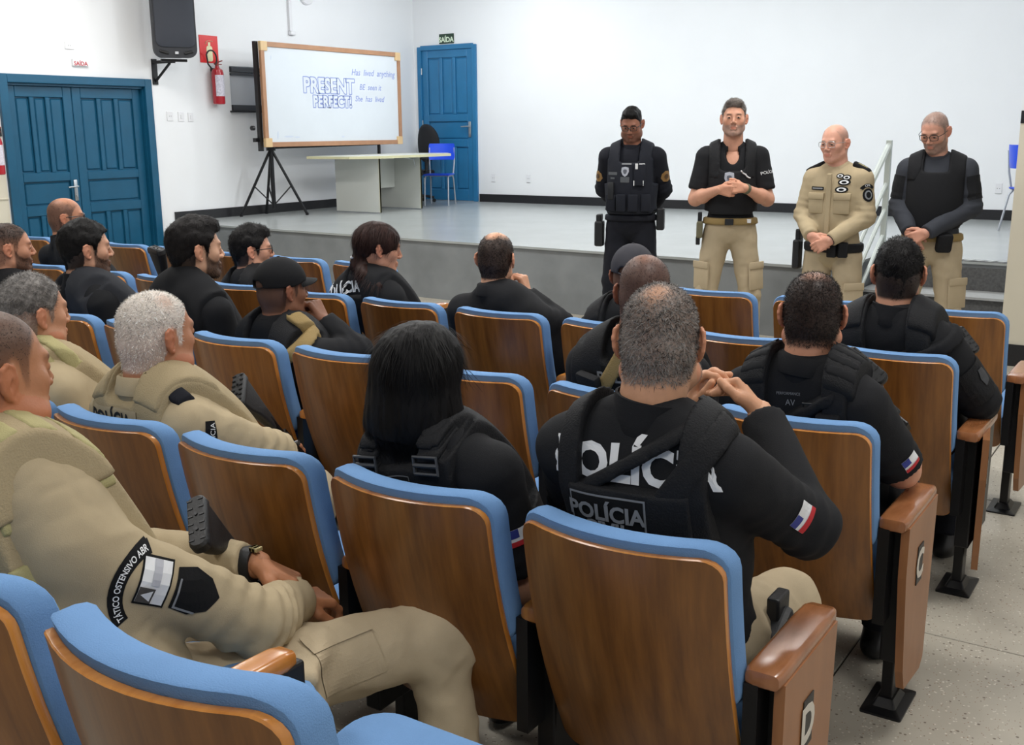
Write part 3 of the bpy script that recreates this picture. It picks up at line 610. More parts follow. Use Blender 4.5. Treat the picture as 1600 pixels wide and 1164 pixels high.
class Field:
    def __init__(s, lo, hi, h, big=0.12):
        s.lo = np.asarray(lo, float); s.h = h; s.n = np.maximum(4, np.ceil((np.asarray(hi)-s.lo)/h).astype(int)+1)
        s.ax = [(s.lo[i]+h*np.arange(s.n[i])).astype(np.float32) for i in range(3)]; s.A = np.full(s.n, big, np.float32)
    def g(s, sl=None):
        sl = sl or (slice(None),)*3; return s.ax[0][sl[0]][:, None, None], s.ax[1][sl[1]][None, :, None], s.ax[2][sl[2]][None, None, :]
    def sub(s, p, m):
        lo, hi = p.bounds(); a = np.clip(np.floor((lo-m-s.lo)/s.h).astype(int), 0, s.n-1); b = np.clip(np.ceil((hi+m-s.lo)/s.h).astype(int)+1, 1, s.n)
        return tuple(slice(a[i], max(b[i], a[i]+1)) for i in range(3))
    def add(s, p, k=0.01):
        sl = s.sub(p, k+0.03); s.A[sl] = smin(s.A[sl], p(*s.g(sl)).astype(np.float32), k); return s
    def cut(s, p, k=0.005):   # subtract
        sl = s.sub(p, k+0.02); s.A[sl] = -smin(-s.A[sl], p(*s.g(sl)).astype(np.float32), k); return s
    def clip(s, d): s.A = np.maximum(s.A, d).astype(np.float32); return s
    def mesh(s): return surface_nets(s.A, s.h, s.lo)
def surface_nets(A, h, lo):
    A = A.copy(); A[0] = A[-1] = 0.05; A[:, 0] = A[:, -1] = 0.05; A[:, :, 0] = A[:, :, -1] = 0.05
    s = A < 0; c = np.zeros(np.array(A.shape)-1, np.int8)
    for i in (0, 1):
        for j in (0, 1):
            for k in (0, 1): c += s[i:A.shape[0]-1+i, j:A.shape[1]-1+j, k:A.shape[2]-1+k]
    act = (c > 0) & (c < 8); I = np.argwhere(act)
    if len(I) == 0: return np.zeros((0, 3)), np.zeros((0, 4), int)
    idx = np.full(c.shape, -1, np.int64); idx[act] = np.arange(len(I)); acc = np.zeros((len(I), 3)); cnt = np.zeros(len(I))
    for ax in range(3):
        o = [a for a in range(3) if a != ax]
        for u in (0, 1):
            for v in (0, 1):
                d0 = np.zeros(3, int); d0[o[0]] = u; d0[o[1]] = v; d1 = d0.copy(); d1[ax] = 1
                a = A[tuple((I+d0).T)]; b = A[tuple((I+d1).T)]; m = (a < 0) != (b < 0); t = np.where(m, a/(a-b+1e-20), 0)
                p = np.broadcast_to(d0, (len(I), 3)).astype(float).copy(); p[:, ax] += t; acc[m] += p[m]; cnt[m] += 1
    V = lo+h*(I+acc/np.maximum(cnt, 1)[:, None]); F = []
    for ax in range(3):
        o = [(ax+1) % 3, (ax+2) % 3]; n = A.shape; sl0 = [slice(1, -1)]*3; sl0[ax] = slice(0, n[ax]-1); sl1 = list(sl0); sl1[ax] = slice(1, n[ax])
        s0 = s[tuple(sl0)]; s1 = s[tuple(sl1)]; E_ = np.argwhere(s0 != s1)
        if not len(E_): continue
        fl = s0[tuple(E_.T)]; base = E_.copy(); base[:, o[0]] += 1; base[:, o[1]] += 1
        def cell(du, dv): q = base.copy(); q[:, o[0]] += du; q[:, o[1]] += dv; return idx[tuple(q.T)]
        q = np.stack([cell(-1, -1), cell(0, -1), cell(0, 0), cell(-1, 0)], 1); q[~fl] = q[~fl][:, ::-1]; F.append(q)
    F = np.concatenate(F); F = F[(F >= 0).all(1)]; return V, F
def normals(V, F):
    n = np.cross(V[F[:, 2]]-V[F[:, 0]], V[F[:, 3]]-V[F[:, 1]]); N = np.zeros_like(V)
    for k in range(4): np.add.at(N, F[:, k], n)
    return N/(np.linalg.norm(N, axis=1)[:, None]+1e-12)
def wob(P, seed, f, octv=3):
    """smooth pseudo-noise in about -1..1 on points (N,3) or on an open grid (X,Y,Z)"""
    r = np.random.RandomState(seed); X, Y, Z = (P[:, 0], P[:, 1], P[:, 2]) if isinstance(P, np.ndarray) else P; out = 0; amp = 1; tot = 0
    for o in range(octv):
        for _ in range(2):
            d = r.normal(size=3); d *= f*(1.9**o)/np.linalg.norm(d); e = r.normal(size=3); e *= f*0.7*(1.9**o)/np.linalg.norm(e)
            out = out+amp*np.sin(X*d[0]+Y*d[1]+Z*d[2]+r.rand()*6.28+1.6*np.sin(X*e[0]+Y*e[1]+Z*e[2]+r.rand()*6.28)); tot += amp
        amp *= 0.55
    return out/tot*1.6
def set_col(me, C):
    a = me.color_attributes.new('Col', 'FLOAT_COLOR', 'POINT'); C = np.concatenate([np.clip(C, 0, 1), np.ones((len(C), 1))], 1).astype(np.float32); a.data.foreach_set('color', C.ravel())
M_SKIN = mat('skin', (0.5, 0.3, 0.2), 0.5, spec=0.35, sss=0.04, vcol='Col', bump=(220, 0.12), var=(60, 0.05))
M_HAIR = mat('hair', (0.02, 0.02, 0.02), 0.55, spec=0.18, vcol='Col')
def cloth(name, rgb, rough=0.85, b=(500, 0.25), v=(9, 0.08)): return mat(name, srgb(*rgb), rough, spec=0.25, bump=b, var=v)
C_BLACK = cloth('black_shirt_cloth', (27, 28, 31)); C_CHAR = cloth('charcoal_shirt_cloth', (44, 46, 51)); C_VEST = cloth('black_vest_nylon', (25, 26, 29), 0.7, (260, 0.5))
C_KHAKI = cloth('khaki_uniform_cloth', (176, 160, 130)); C_KVEST = cloth('khaki_vest_nylon', (164, 148, 116), 0.75, (260, 0.5)); C_TAN = cloth('tan_webbing', (150, 128, 84), 0.75, (300, 0.6))
C_OLIVE = cloth('pale_olive_webbing', (170, 162, 116), 0.75, (300, 0.5)); C_TROUS = cloth('khaki_trouser_cloth', (184, 168, 140)); C_NAVY = cloth('dark_navy_trouser_cloth', (24, 26, 34)); C_GREY = cloth('grey_black_shirt_cloth', (56, 59, 66))
C_BLACKPATCH = cloth('black_patch_cloth', (16, 17, 19)); C_WHITEP = mat('white_print', srgb(228, 230, 232), 0.7); C_GREYP = mat('grey_print', srgb(128, 131, 135), 0.7); C_BLACKP = mat('black_print', srgb(22, 22, 22), 0.7)
C_SHOE = mat('black_leather', srgb(18, 18, 19), 0.4); C_GUN = mat('gun_polymer', srgb(26, 28, 31), 0.5, bump=(150, 0.2)); C_GUNM = mat('gun_metal', srgb(20, 21, 23), 0.35, 0.5); C_CAPCLOTH = cloth('black_cap_cloth', (20, 21, 24)); C_CAPGREY = cloth('charcoal_cap_cloth', (62, 62, 68))
M_GLASSF = mat('spectacle_frame', srgb(20, 20, 22), 0.3); M_LENS = mat('spectacle_lens', (1, 1, 1), 0.02, trans=1.0, spec=0.3); M_LENS.node_tree.nodes['Principled BSDF'].inputs['IOR'].default_value = 1.02

# ---------------------------------------------------------------- head (local: x right, y forward, z up, origin at mid-height, 0.23 tall)
CRAN = Ell((0, -0.012, 0.034), (0.0765, 0.098, 0.083))
def head_field(h, neck, fw=1.0, jaw=1.0, ear=1.0, fat=0.0, nr=0.058):
    lo = np.minimum(A3(-0.105, -0.125, -0.13), neck-0.085); hi = np.maximum(A3(0.105, 0.135, 0.13), neck+0.085)
    f = Field(lo, hi, h)
    f.add(CRAN, 0.01); f.add(Ell((0, 0.028, -0.03), (0.061*fw, 0.06, 0.086)), 0.03)
    f.add(Cap((0, -0.028, -0.035), neck, nr, nr+0.006), 0.03)
    f.add(Ell((0, -0.03, -0.02), (0.07, 0.075, 0.06)), 0.03)
    for s in (-1, 1):
        f.add(Cap((s*0.053*fw*jaw, 0.002, -0.068), (s*0.018*jaw, 0.066, -0.104), 0.017, 0.014), 0.03)
        f.add(Ell((s*0.045*fw, 0.050, -0.022), (0.020, 0.022, 0.022)), 0.025)
        if fat: f.add(Ell((s*0.045, 0.03, -0.075), (0.03+fat, 0.035, 0.03)), 0.03)
    f.add(Cap((0, 0.070, -0.101), (0, 0.072, -0.096), 0.017), 0.02)
    if fat: f.add(Ell((0, 0.02, -0.115), (0.045, 0.04, 0.02+fat)), 0.03)
    f.add(Cap((-0.034, 0.079, 0.021), (0.034, 0.079, 0.021), 0.011), 0.018)
    for s in (-1, 1): f.cut(Ell((s*0.031, 0.101, 0.002), (0.017, 0.018, 0.0125)), 0.012)
    f.add(Cap((0, 0.086, 0.014), (0, 0.106, -0.028), 0.007, 0.0098), 0.012)
    for s in (-1, 1): f.add(Ell((s*0.0125, 0.096, -0.035), (0.008, 0.011, 0.008)), 0.006)
    f.add(Cap((-0.017, 0.086, -0.062), (0.017, 0.086, -0.062), 0.0075), 0.008); f.add(Cap((-0.014, 0.086, -0.073), (0.014, 0.086, -0.073), 0.0085), 0.008)
    for s in (-1, 1): f.cut(Cap((0, 0.0985, -0.0668), (s*0.024, 0.088, -0.0712), 0.0028, 0.0022), 0.002)
    for s in (-1, 1):
        f.add(Ell((s*0.031, 0.080, 0.0015), (0.0145, 0.012, 0.0118)), 0.004)   # eyelids over the eyeball
        c = A3(s*0.077, -0.014, -0.008)
        def E(y, z, out=0.0): return c+A3(s*(0.006-0.42*y*ear+out), y*ear, z*ear)
        f.add(Cap(c+A3(-s*0.006, 0.006, 0.004), E(-0.004, 0.004), 0.010, 0.009), 0.008)
        f.add(Ell(E(-0.006, 0.002), (0.006, 0.017*ear, 0.027*ear), rotm((0, 0, s*0.42))), 0.006)
        rim = [E(0.010, 0.012), E(0.006, 0.026), E(-0.006, 0.032), E(-0.018, 0.026), E(-0.022, 0.010), E(-0.018, -0.008), E(-0.008, -0.022), E(0.003, -0.030), E(0.009, -0.022)]
        for a, b in zip(rim, rim[1:]): f.add(Cap(a, b, 0.0046, 0.0046), 0.003)
        f.cut(Ell(E(0.002, -0.002, 0.009), (0.007, 0.008*ear, 0.012*ear)), 0.004)
    return f
def hairline(y, style):
    if style == 'full': return np.interp(y, [-.12, -.05, -.034, -.026, -.006, .008, .016, .024, .032, .05, .064, .08, .11], [-.092, -.088, -.075, -.01, .024, .016, -.03, -.03, .02, .048, .064, .07, .075])
    if style == 'high': return np.interp(y, [-.12, -.05, -.034, -.026, -.006, .008, .016, .024, .032, .05, .064, .08, .11], [-.082, -.078, -.065, -.01, .026, .02, -.02, -.015, .035, .075, .098, .105, .12])
    return np.interp(y, [-.12, -.05, -.034, -.026, 0, .02, .03, .05, .06], [-.085, -.08, -.07, -.01, .026, .02, .05, .08, .2])
def tone(rgb): return np.array(srgb(*rgb))
def make_head(o, S):
    """returns V,F,C of a head in world space and a list of hair meshes to add"""
    hr = S['hair']; rs = np.random.RandomState(S.get('seed', 1)); h = S.get('hres', 0.0045); M = S['HM']; neck = S['neck_l']
    f = head_field(h, neck, S.get('fw', 1.0), S.get('jaw', 1.0), S.get('ear', 1.0), S.get('fat', 0.0), S.get('nr', 0.058)); V, F = f.mesh(); N = normals(V, F)
    sk = tone(S['skin']); C = np.tile(sk, (len(V), 1)); x, y, z = V.T
    red = np.exp(-(((np.abs(x)-0.042)/0.02)**2+((y-0.08)/0.03)**2+((z+0.03)/0.022)**2)); C *= (1-0.10*red[:, None]*np.array([0, .6, .8]))
    C *= np.where((np.abs(x) > 0.079)[:, None], np.array([1.03, 0.86, 0.82]), 1)
    lip = np.exp(-(((x)/0.02)**4+((z+0.067)/0.011)**4+((y-0.095)/0.015)**4)); C = C*(1-lip[:, None]*0.9)+lip[:, None]*0.9*sk*np.array([0.86, 0.60, 0.58])
    hc = tone(hr.get('col', (20, 18, 18))); hc2 = tone(hr.get('col2', hr.get('col', (20, 18, 18))))
    br = np.exp(-(((np.abs(x)-0.032)/0.017)**4+((z-0.0215-0.1*(0.03-np.abs(x))*0)/0.0052)**4))*(y > 0.07); C = C*(1-0.8*br[:, None])+0.8*br[:, None]*tone(S.get('brow', hr.get('col', (20, 18, 18))))
    ey = (((np.abs(x)-0.031)/0.0115)**2+((z-0.0)/0.0050)**2 < 1) & (y > 0.07); C[ey] = np.where((np.abs(np.abs(x[ey])-0.031) < 0.0058)[:, None], (0.02, 0.012, 0.008), (0.34, 0.30, 0.27))
    bd = S.get('beard')
    if bd:
        zb = np.interp(y, [-0.01, 0.012, 0.03, 0.055, 0.075, 0.12], [-.2, 0.0, -.03, -.045, -.043, -.043])
        w_ = np.clip((zb-z)/0.008, 0, 1)*np.clip((z+0.128)/0.012, 0, 1)*np.clip((y-0.006)/0.01, 0, 1)*(1-lip)
        C = C*(1-w_[:, None]*bd[1])+w_[:, None]*bd[1]*tone(bd[0])
    extra = []; style = hr.get('style', 'full'); dens = np.zeros(len(V)); t = hr.get('t', 0.012)
    zl = hairline(y, style if style in ('full', 'high') else 'bald' if style == 'bald' else 'full')
    dens = np.clip((z-zl)/hr.get('soft', 0.010), 0, 1)*(np.abs(x) < 0.083)*(y < 0.088)
    if 'crown' in hr:   # thin or bald patch: (cx,cy,cz, radius, strength)
        for cx, cy, cz, r, st in hr['crown']:
            d = np.sqrt((x-cx)**2+(y-cy)**2+(z-cz)**2); dens *= 1-st*np.clip(1.5-d/r*1.2+0.18*wob(V, 5, 60), 0, 1)
    if 'fade' in hr: dens *= 1-(1-hr['fade'][2])*np.clip((hr['fade'][1]-z)/(hr['fade'][1]-hr['fade'][0]), 0, 1)
    mixn = np.clip(0.5+0.18*wob(V, 3, 45, 2)+0.5*(rs.rand(len(V))-0.5)+hr.get('top', 0)*(z-0.05)*10+hr.get('side', 0)*(0.05-z)*10, 0, 1)[:, None]; hcv = hc*(1-mixn)+hc2*mixn
    k = (dens*hr.get('paint', 0.96))[:, None]; C = C*(1-k)+k*hcv
    def strands(P, Nn, n, ln, wd, lift, flow, cols, prob=None, seg=1):
        if prob is not None: prob = prob/prob.sum()
        i = rs.choice(len(P), n, p=prob); p = P[i]+rs.normal(size=(n, 3))*h*0.35; nn = Nn[i]; fl = flow(P[i])+rs.normal(size=(n, 3))*0.22; fl -= nn*(fl*nn).sum(1)[:, None]; fl /= np.linalg.norm(fl, axis=1)[:, None]+1e-9
        d = fl*(1-lift)+nn*lift; d /= np.linalg.norm(d, axis=1)[:, None]; sd = np.cross(d, nn); sd /= np.linalg.norm(sd, axis=1)[:, None]+1e-9
        L_ = ln*(0.65+0.7*rs.rand(n))[:, None]; w2 = wd*0.5*(0.7+0.6*rs.rand(n))[:, None]; VV = []; p = p-nn*0.0015
        for s_ in range(seg+1):
            q = s_/seg; c = p+d*L_*q+(-nn*(q**2)*L_*0.35 if seg > 1 else 0); ww = w2*(1-0.75*q); VV += [c-sd*ww, c+sd*ww]
        VV = np.stack(VV, 1).reshape(-1, 3); kk = 2*(seg+1); b = np.arange(n)[:, None]*kk
        FF = np.concatenate([b+np.array([[2*j, 2*j+1, 2*j+3, 2*j+2]]) for j in range(seg)]); cc = np.repeat(cols(i), kk, 0); return VV, FF, cc
    vary = lambda n: (0.75+0.5*rs.rand(n))[:, None]
    def flow0(p): # down and back from the crown
        c = A3(0, -0.035, 0.125); d = p-c; d[:, 2] -= 0.03; return d
    HV, HF, HC = [], [], []
    if hr.get('shell', True) and style in ('full', 'high'):
        hf = Field((-0.12, -0.145, -0.12), (0.12, 0.125, 0.17), max(h, 0.005)); g = hf.g()
        ts, tb, tt = hr.get('ts', t), hr.get('tb', t), hr.get('tt', t)
        e = Ell(CRAN.c, CRAN.r+A3(ts, tb, tt)); np_ = Cap((0, -0.045, -0.03), (0, -0.046, -0.10), 0.052+ts*0.5, 0.044+ts*0.3)
        hf.add(e, 0.005); hf.add(np_, 0.03)
        if hr.get('quiff'): hf.add(Ell((0, 0.05, 0.098), (0.055, 0.04, hr['quiff'])), 0.03)
        Y, Z = g[1], g[2]; zl3 = hairline(Y[0, :, 0], style)[None, :, None]; cl = (zl3-Z)*0.75; hh = np.clip(0.5+0.5*(cl-hf.A)/0.010, 0, 1)
        hf.A = (hf.A*(1-hh)+cl*hh+0.010*hh*(1-hh)).astype(np.float32); hf.A += (hr.get('rough', 0.0018)*wob(g, 11, 150, 2)).astype(np.float32)+(0.003*wob(g, 4, 45, 2)*hr.get('wave', min(1, hr.get('tt', t)/0.02))).astype(np.float32)
        v, ff = hf.mesh()
        if len(v):
            mx = np.clip(0.5+0.18*wob(v, 3, 45, 2)+0.4*(rs.rand(len(v))-0.5)+hr.get('top', 0)*(v[:, 2]-0.05)*10+hr.get('side', 0)*(0.05-v[:, 2])*10, 0, 1)[:, None]; c = (hc*(1-mx)+hc2*mx)*(0.8+0.2*wob(v, 9, 200, 1))[:, None]
            HV.append(v); HF.append(ff); HC.append(c); nn = normals(v, ff); n = hr.get('n', 2200)
            cf = lambda i: c[i]*vary(len(i)); sv = strands(v, nn, n, hr.get('len', 0.014), hr.get('w', 0.0016), hr.get('lift', 0.25), flow0, cf); HV.append(sv[0]); HF.append(sv[1]); HC.append(sv[2])
    elif dens.max() > 0.05 and hr.get('n', 2200):
        pick = lambda m_: np.clip(m_+(rs.rand(len(m_), 1)-0.5)*1.3, 0, 1)
        cf = lambda i: (hc*(1-pick(mixn[i]))+hc2*pick(mixn[i]))*vary(len(i)); sv = strands(V, N, hr.get('n', 2200), hr.get('len', 0.007), hr.get('w', 0.0013), hr.get('lift', 0.3), flow0, cf, dens*np.clip((z+0.1)/0.02, 0, 1)+1e-9); HV.append(sv[0]); HF.append(sv[1]); HC.append(sv[2])
    if bd and bd[2]:
        pr = w_**2+1e-9; cf = lambda i: np.tile(tone(bd[0]), (len(i), 1))*vary(len(i)); fl = lambda p: np.tile(A3(0, 0.3, -1), (len(p), 1))
        sv = strands(V, N, bd[2], 0.006, 0.0013, 0.35, fl, cf, pr); HV.append(sv[0]); HF.append(sv[1]); HC.append(sv[2])
    if 'custom' in hr:
        hf = hr['custom'](Field((-0.17, -0.19, -0.34), (0.17, 0.15, 0.17), 0.0055)); v, ff = hf.mesh(); nn = normals(v, ff); st = 0.75+0.35*wob(v*np.array([1, 1, 0.12]), 8, 300, 2)
        c = (hc*(1-0.4*np.clip(wob(v, 2, 30), 0, 1))[:, None])*np.clip(st, 0.5, 1.4)[:, None]; HV.append(v); HF.append(ff); HC.append(c)
        cf = lambda i: c[i]*vary(len(i)); fl = hr.get('flow', lambda p: A3(0, -0.1, -1)+np.stack([p[:, 0]*2, p[:, 1]*1, 0*p[:, 0]], 1)*np.clip(p[:, 2:3]*20, 0, 1)*4)
        sv = strands(v, nn, hr.get('n2', 4000), hr.get('len2', 0.05), 0.0016, 0.06, fl, cf, np.clip((nn[:, 2]+0.45)*4, 0, 1)+1e-9, seg=2); HV.append(sv[0]); HF.append(sv[1]); HC.append(sv[2])
    sc = S.get('hs', 1.0); T = lambda v: (v*sc) @ M.T+S['head']
    if HV:
        off = 0; FF = []
        for v, ff in zip(HV, HF): FF.append(ff+off); off += len(v)
        me = raw_mesh('hair', T(np.concatenate(HV))-S['root'], np.concatenate(FF), M_HAIR); set_col(me, np.concatenate(HC)); link('hair', me, o)
    return T(V), F, C
def glasses(o, S, m=None, r=0.0016, shape='rect', lens=True):
    mb = MB(); lb = MB(); T = lambda v: (np.asarray(v, float)*S.get('hs', 1.0)) @ S['HM'].T+S['head']-S['root']
    for s in (-1, 1):
        ring = [(s*0.033+a, 0.104-0.25*abs(s*0.033+a)**1.0*0.5, 0.001+b) for a, b in (rrect(0.05, 0.036, 0.012, 3) if shape == 'rect' else [(0.024*math.cos(t), 0.021*math.sin(t)) for t in np.linspace(0, 6.28, 20)[:-1]])]
        mb.tube(T(ring+[ring[0]]), r, 6, caps=False); lb.add(T(ring), [tuple(range(len(ring)))])
        mb.tube(T([(s*0.058, 0.096, 0.008), (s*0.076, 0.06, 0.009), (s*0.0815, 0.0, 0.006), (s*0.0835, -0.025, -0.012)]), r, 6)
    mb.tube(T([(-0.009, 0.103, 0.004), (0, 0.106, 0.007), (0.009, 0.103, 0.004)]), r, 6); g = mb.build('glasses', m or M_GLASSF, o, smooth=True)
    if lens: lb.build('lens', M_LENS, g)
# ---------------------------------------------------------------- hands
def hand(f, W, fd, pn, curl=(20, 25, 30, 35), side=1, spread=0.006, thumb=(0.55, 0.7, 0.35), tcurl=20, sc=1.0, bend=(1.0, 1.1, 0.8)):
    """W wrist, fd finger direction, pn direction the palm faces, side=+1: thumb on the +cross(pn,fd) side"""
    fd = nrm(fd); pn = nrm(np.asarray(pn, float)-fd*np.dot(pn, fd)); t = np.cross(pn, fd)*side; W = np.asarray(W, float)
    L_ = np.array([0.070, 0.078, 0.072, 0.056])*sc
    for i in range(4):
        k = W+fd*(0.088-0.004*abs(i-1.2))*sc+t*(0.031-0.0205*i)*sc-pn*0.002*(i in (0, 3)); f.add(Cap(W+t*(0.016-0.011*i)*sc, k, 0.0155*sc, 0.0115*sc), 0.012)
        d = nrm(fd+t*(1.5-i)*spread*8); p = k; ang = math.radians(curl[i]); rad = 0.0102*sc if i < 3 else 0.009*sc
        for j, (q, b) in enumerate(zip((0.45, 0.31, 0.24), bend)):
            a = ang*b; d = nrm(d*math.cos(a)+nrm(pn-d*np.dot(pn, d))*math.sin(a)); e = p+d*L_[i]*q; f.add(Cap(p, e, rad, rad*0.92), 0.004); p = e; rad *= 0.93
    p = W+fd*0.022*sc+t*0.022*sc+pn*0.006; d = nrm(fd*thumb[0]+t*thumb[1]+pn*thumb[2]); f.add(Cap(W+fd*0.012*sc+t*0.008*sc, p+d*0.03*sc, 0.018*sc, 0.0145*sc), 0.012); p = p+d*0.03*sc
    for q, r in ((0.032, 0.0125), (0.028, 0.0105)):
        a = math.radians(tcurl); d = nrm(d*math.cos(a)+nrm(fd-t*0.8-d*np.dot(fd-t*0.8, d))*math.sin(a)); e = p+d*q*sc; f.add(Cap(p, e, r*sc, r*0.9*sc), 0.004); p = e
# ---------------------------------------------------------------- the figure
def Rz(a): a = math.radians(a); return np.array([[math.cos(a), -math.sin(a), 0], [math.sin(a), math.cos(a), 0], [0, 0, 1]])
def Rx(a): a = math.radians(a); return np.array([[1, 0, 0], [0, math.cos(a), -math.sin(a)], [0, math.sin(a), math.cos(a)]])
def Ry(a): a = math.radians(a); return np.array([[math.cos(a), 0, math.sin(a)], [0, 1, 0], [-math.sin(a), 0, math.cos(a)]])
class Person: pass
def figure(label, head, yaw, J, pitch=0, roll=0, root=(0, 0, 0), skin=(190, 140, 110), hair=None, shirt=None, sleeves=(2.0, 2.0), trousers=None, girth=1.0, collar='shirt', res=0.010,
           vest=None, waist=None, hem=None, hands=(), body_yaw=0.0, shoe=True, sleeve_r=1.0, fold=0.0035, group=None, col_mat=None, chest=1.0, tr_hem=0.10, **kw):
    """builds one person; all joints in world coordinates. J: pel, neck, shL, shR, elL, elR, wrL, wrR, hipL.., kneeL.., ankL.."""
    P = Person(); J = {k: np.asarray(v, float) for k, v in J.items()}; root = np.asarray(root, float); o = empty('person', root); tag(o, label, 'person', group); P.o = o; P.J = J; P.root = root
    S = dict(kw); S.update(head=np.asarray(head, float), HM=Rz(yaw) @ Rx(-pitch) @ Ry(roll), root=root, skin=skin, hair=hair or {}); P.S = S
    S['neck_l'] = np.clip((S['HM'].T @ (J['neck']+A3(0, 0, 0.01)-S['head']))/S.get('hs', 1.0), -0.26, 0.2)
    U = nrm(J['neck']-J['pel']); R = nrm(J['shR']-J['shL']); Fw = nrm(np.cross(U, R)); R = np.cross(Fw, U); B = np.stack([R, Fw, U], 1); L_ = np.linalg.norm(J['neck']-J['pel']); P.B = B; P.L = L_; g = girth
    tor = [(Ell(J['pel']+U*0.01, (0.168*g, 0.125*g, 0.15), B), 0.03), (Ell(J['pel']+U*0.40*L_+Fw*0.012*g, (0.155*g, 0.122*g, 0.20), B), 0.06), (Ell(J['pel']+U*0.70*L_, (0.168*chest*(0.6+0.4*g), 0.118*(0.5+0.5*g), 0.20), B), 0.06)]
    for s_, k in ((-1, 'shL'), (1, 'shR')):
        tor += [(Cap(J['neck']+R*s_*0.05-U*0.045-Fw*0.008, J[k]-U*0.004, 0.052, 0.058), 0.04), (Cap(J['neck']+R*s_*0.025+U*0.022-Fw*0.012, J['neck']+R*s_*0.10-U*0.035-Fw*0.015, 0.036, 0.04), 0.04), (Ell(J['pel']+U*0.80*L_+R*s_*0.095-Fw*0.045, (0.075, 0.06, 0.11), B), 0.05)]
    sr = sleeve_r
    arm = {}
    for k in 'LR': arm[k] = [Cap(J['sh'+k], J['el'+k], 0.067*sr, 0.055*sr), Cap(J['el'+k], J['wr'+k], 0.055*sr, 0.041*sr)]
    legs = []
    for k in 'LR':
        if 'knee'+k in J: legs += [Cap(J['hip'+k], J['knee'+k], 0.093*(0.5+0.5*g), 0.068), Cap(J['knee'+k], J['ank'+k], 0.068, 0.05)]
    pts = np.array([v for v in J.values()]); up = np.array([J[k] for k in ('pel', 'neck', 'shL', 'shR', 'elL', 'elR', 'wrL', 'wrR')]); lo, hi = up.min(0)-0.24, up.max(0)+0.20
    # ---- shirt
    tf = Field(lo, hi, res)
    for p, k in tor: tf.add(p.grow(0.010), k)
    P.torso = tf.A.copy(); gX = tf.g(); pel, nk = J['pel'], J['neck']
    def tc(g_): return [(g_[0]-pel[0])*B[0, i]+(g_[1]-pel[1])*B[1, i]+(g_[2]-pel[2])*B[2, i] for i in range(3)]
    P.tc = tc(gX)
    ns = wob(gX, S.get('seed', 1)+20, 16, 3); ns2 = wob(tuple(P.tc[i]*(1.0, 1.0, 2.6)[i] for i in range(3)), S.get('seed', 1)+31, 22, 2)
    rid = lambda q: 0.55-np.minimum(np.abs(q)*2.2, 1.0)
    tf.A += (fold*(0.35*ns+0.5*rid(ns2))).astype(np.float32)
    arm_f = Field(lo, hi, res)
    for k, n_ in (('L', sleeves[0]), ('R', sleeves[1])):
        sh, el, wr = J['sh'+k], J['el'+k], J['wr'+k]
        af = Field(lo, hi, res); af.add(arm[k][0].grow(0.010 if n_ > 1 else 0.016), 0.02)
        if n_ > 1: af.add(arm[k][1].grow(0.008), 0.02)
        d = nrm(el-sh) if n_ <= 1 else nrm(wr-el); c = sh+(el-sh)*n_ if n_ <= 1 else el+(wr-el)*(n_-1); X, Y, Z = gX
        pl_ = (X-c[0])*d[0]+(Y-c[1])*d[1]+(Z-c[2])*d[2]
        if n_ > 1:   # only the forearm side is cut
            near = Cap(el, wr+(wr-el)*0.5, 0.12)(X, Y, Z) < 0; upper = arm[k][0].grow(0.02)(X, Y, Z) < 0; pl_ = np.where(near & ~upper, pl_, -1)
        af.A = np.maximum(af.A, pl_).astype(np.float32); u = nrm(el-sh); ph = ((X-el[0])*u[0]+(Y-el[1])*u[1]+(Z-el[2])*u[2])
        cr = np.exp(-(((X-el[0])**2+(Y-el[1])**2+(Z-el[2])**2)/0.014)); af.A += (fold*(0.45*ns2-0.75*rid(ns)+cr*1.1*np.sin(ph*150+ns*2.5))).astype(np.float32); arm_f.A = np.minimum(arm_f.A, af.A)
    tf.A = smin(tf.A, arm_f.A, 0.028).astype(np.float32); P.shirtA = tf.A.copy()
    for p in kw.get('neck_cut', ()): tf.A = np.maximum(tf.A, -p(*gX)).astype(np.float32)
    if waist is not None: tf.A = np.maximum(tf.A, (waist+0.004*ns)-P.tc[2]).astype(np.float32)
    v, f_ = tf.mesh(); P.shirt = link('shirt', raw_mesh('shirt', v-root, f_, shirt), o); P.field = tf
    # ---- trousers and shoes
    if legs:
        lp = np.array([J[k] for k in J if k[:3] in ('hip', 'kne', 'ank', 'pel')]); lf = Field(lp.min(0)-0.2, lp.max(0)+0.2, max(res, 0.010)); lf.add(tor[0][0].grow(0.008), 0.05)
        for p in legs: lf.add(p.grow(0.010), 0.018 if J['kneeL'][2]-J['ankL'][2] > 0.3 and abs(J['hipL'][2]-J['kneeL'][2]) > 0.25 else 0.045)
        for p, k in kw.get('leg_extra', ()): lf.add(p, k)
        gl = lf.g(); n1 = wob(gl, S.get('seed', 1)+40, 18, 3); n2 = wob((gl[0], gl[1], gl[2]*2.2), S.get('seed', 1)+44, 24, 2); lf.A += (fold*(0.5*n1+0.6*n2-1.0*(0.55-np.minimum(np.abs(n1)*2.2, 1.0)))).astype(np.float32)
        cz = (gl[0]-pel[0])*B[0, 2]+(gl[1]-pel[1])*B[1, 2]+(gl[2]-pel[2])*B[2, 2]; top = (waist if waist is not None else 0.12)+0.03
        if hem is not None: top = hem
        lf.A = np.maximum(lf.A, cz-top); lf.A = np.maximum(lf.A, tr_hem-gl[2]).astype(np.float32)
        v, f_ = lf.mesh(); P.trousers = link('trousers', raw_mesh('trousers', v-root, f_, trousers), o); P.lf = lf
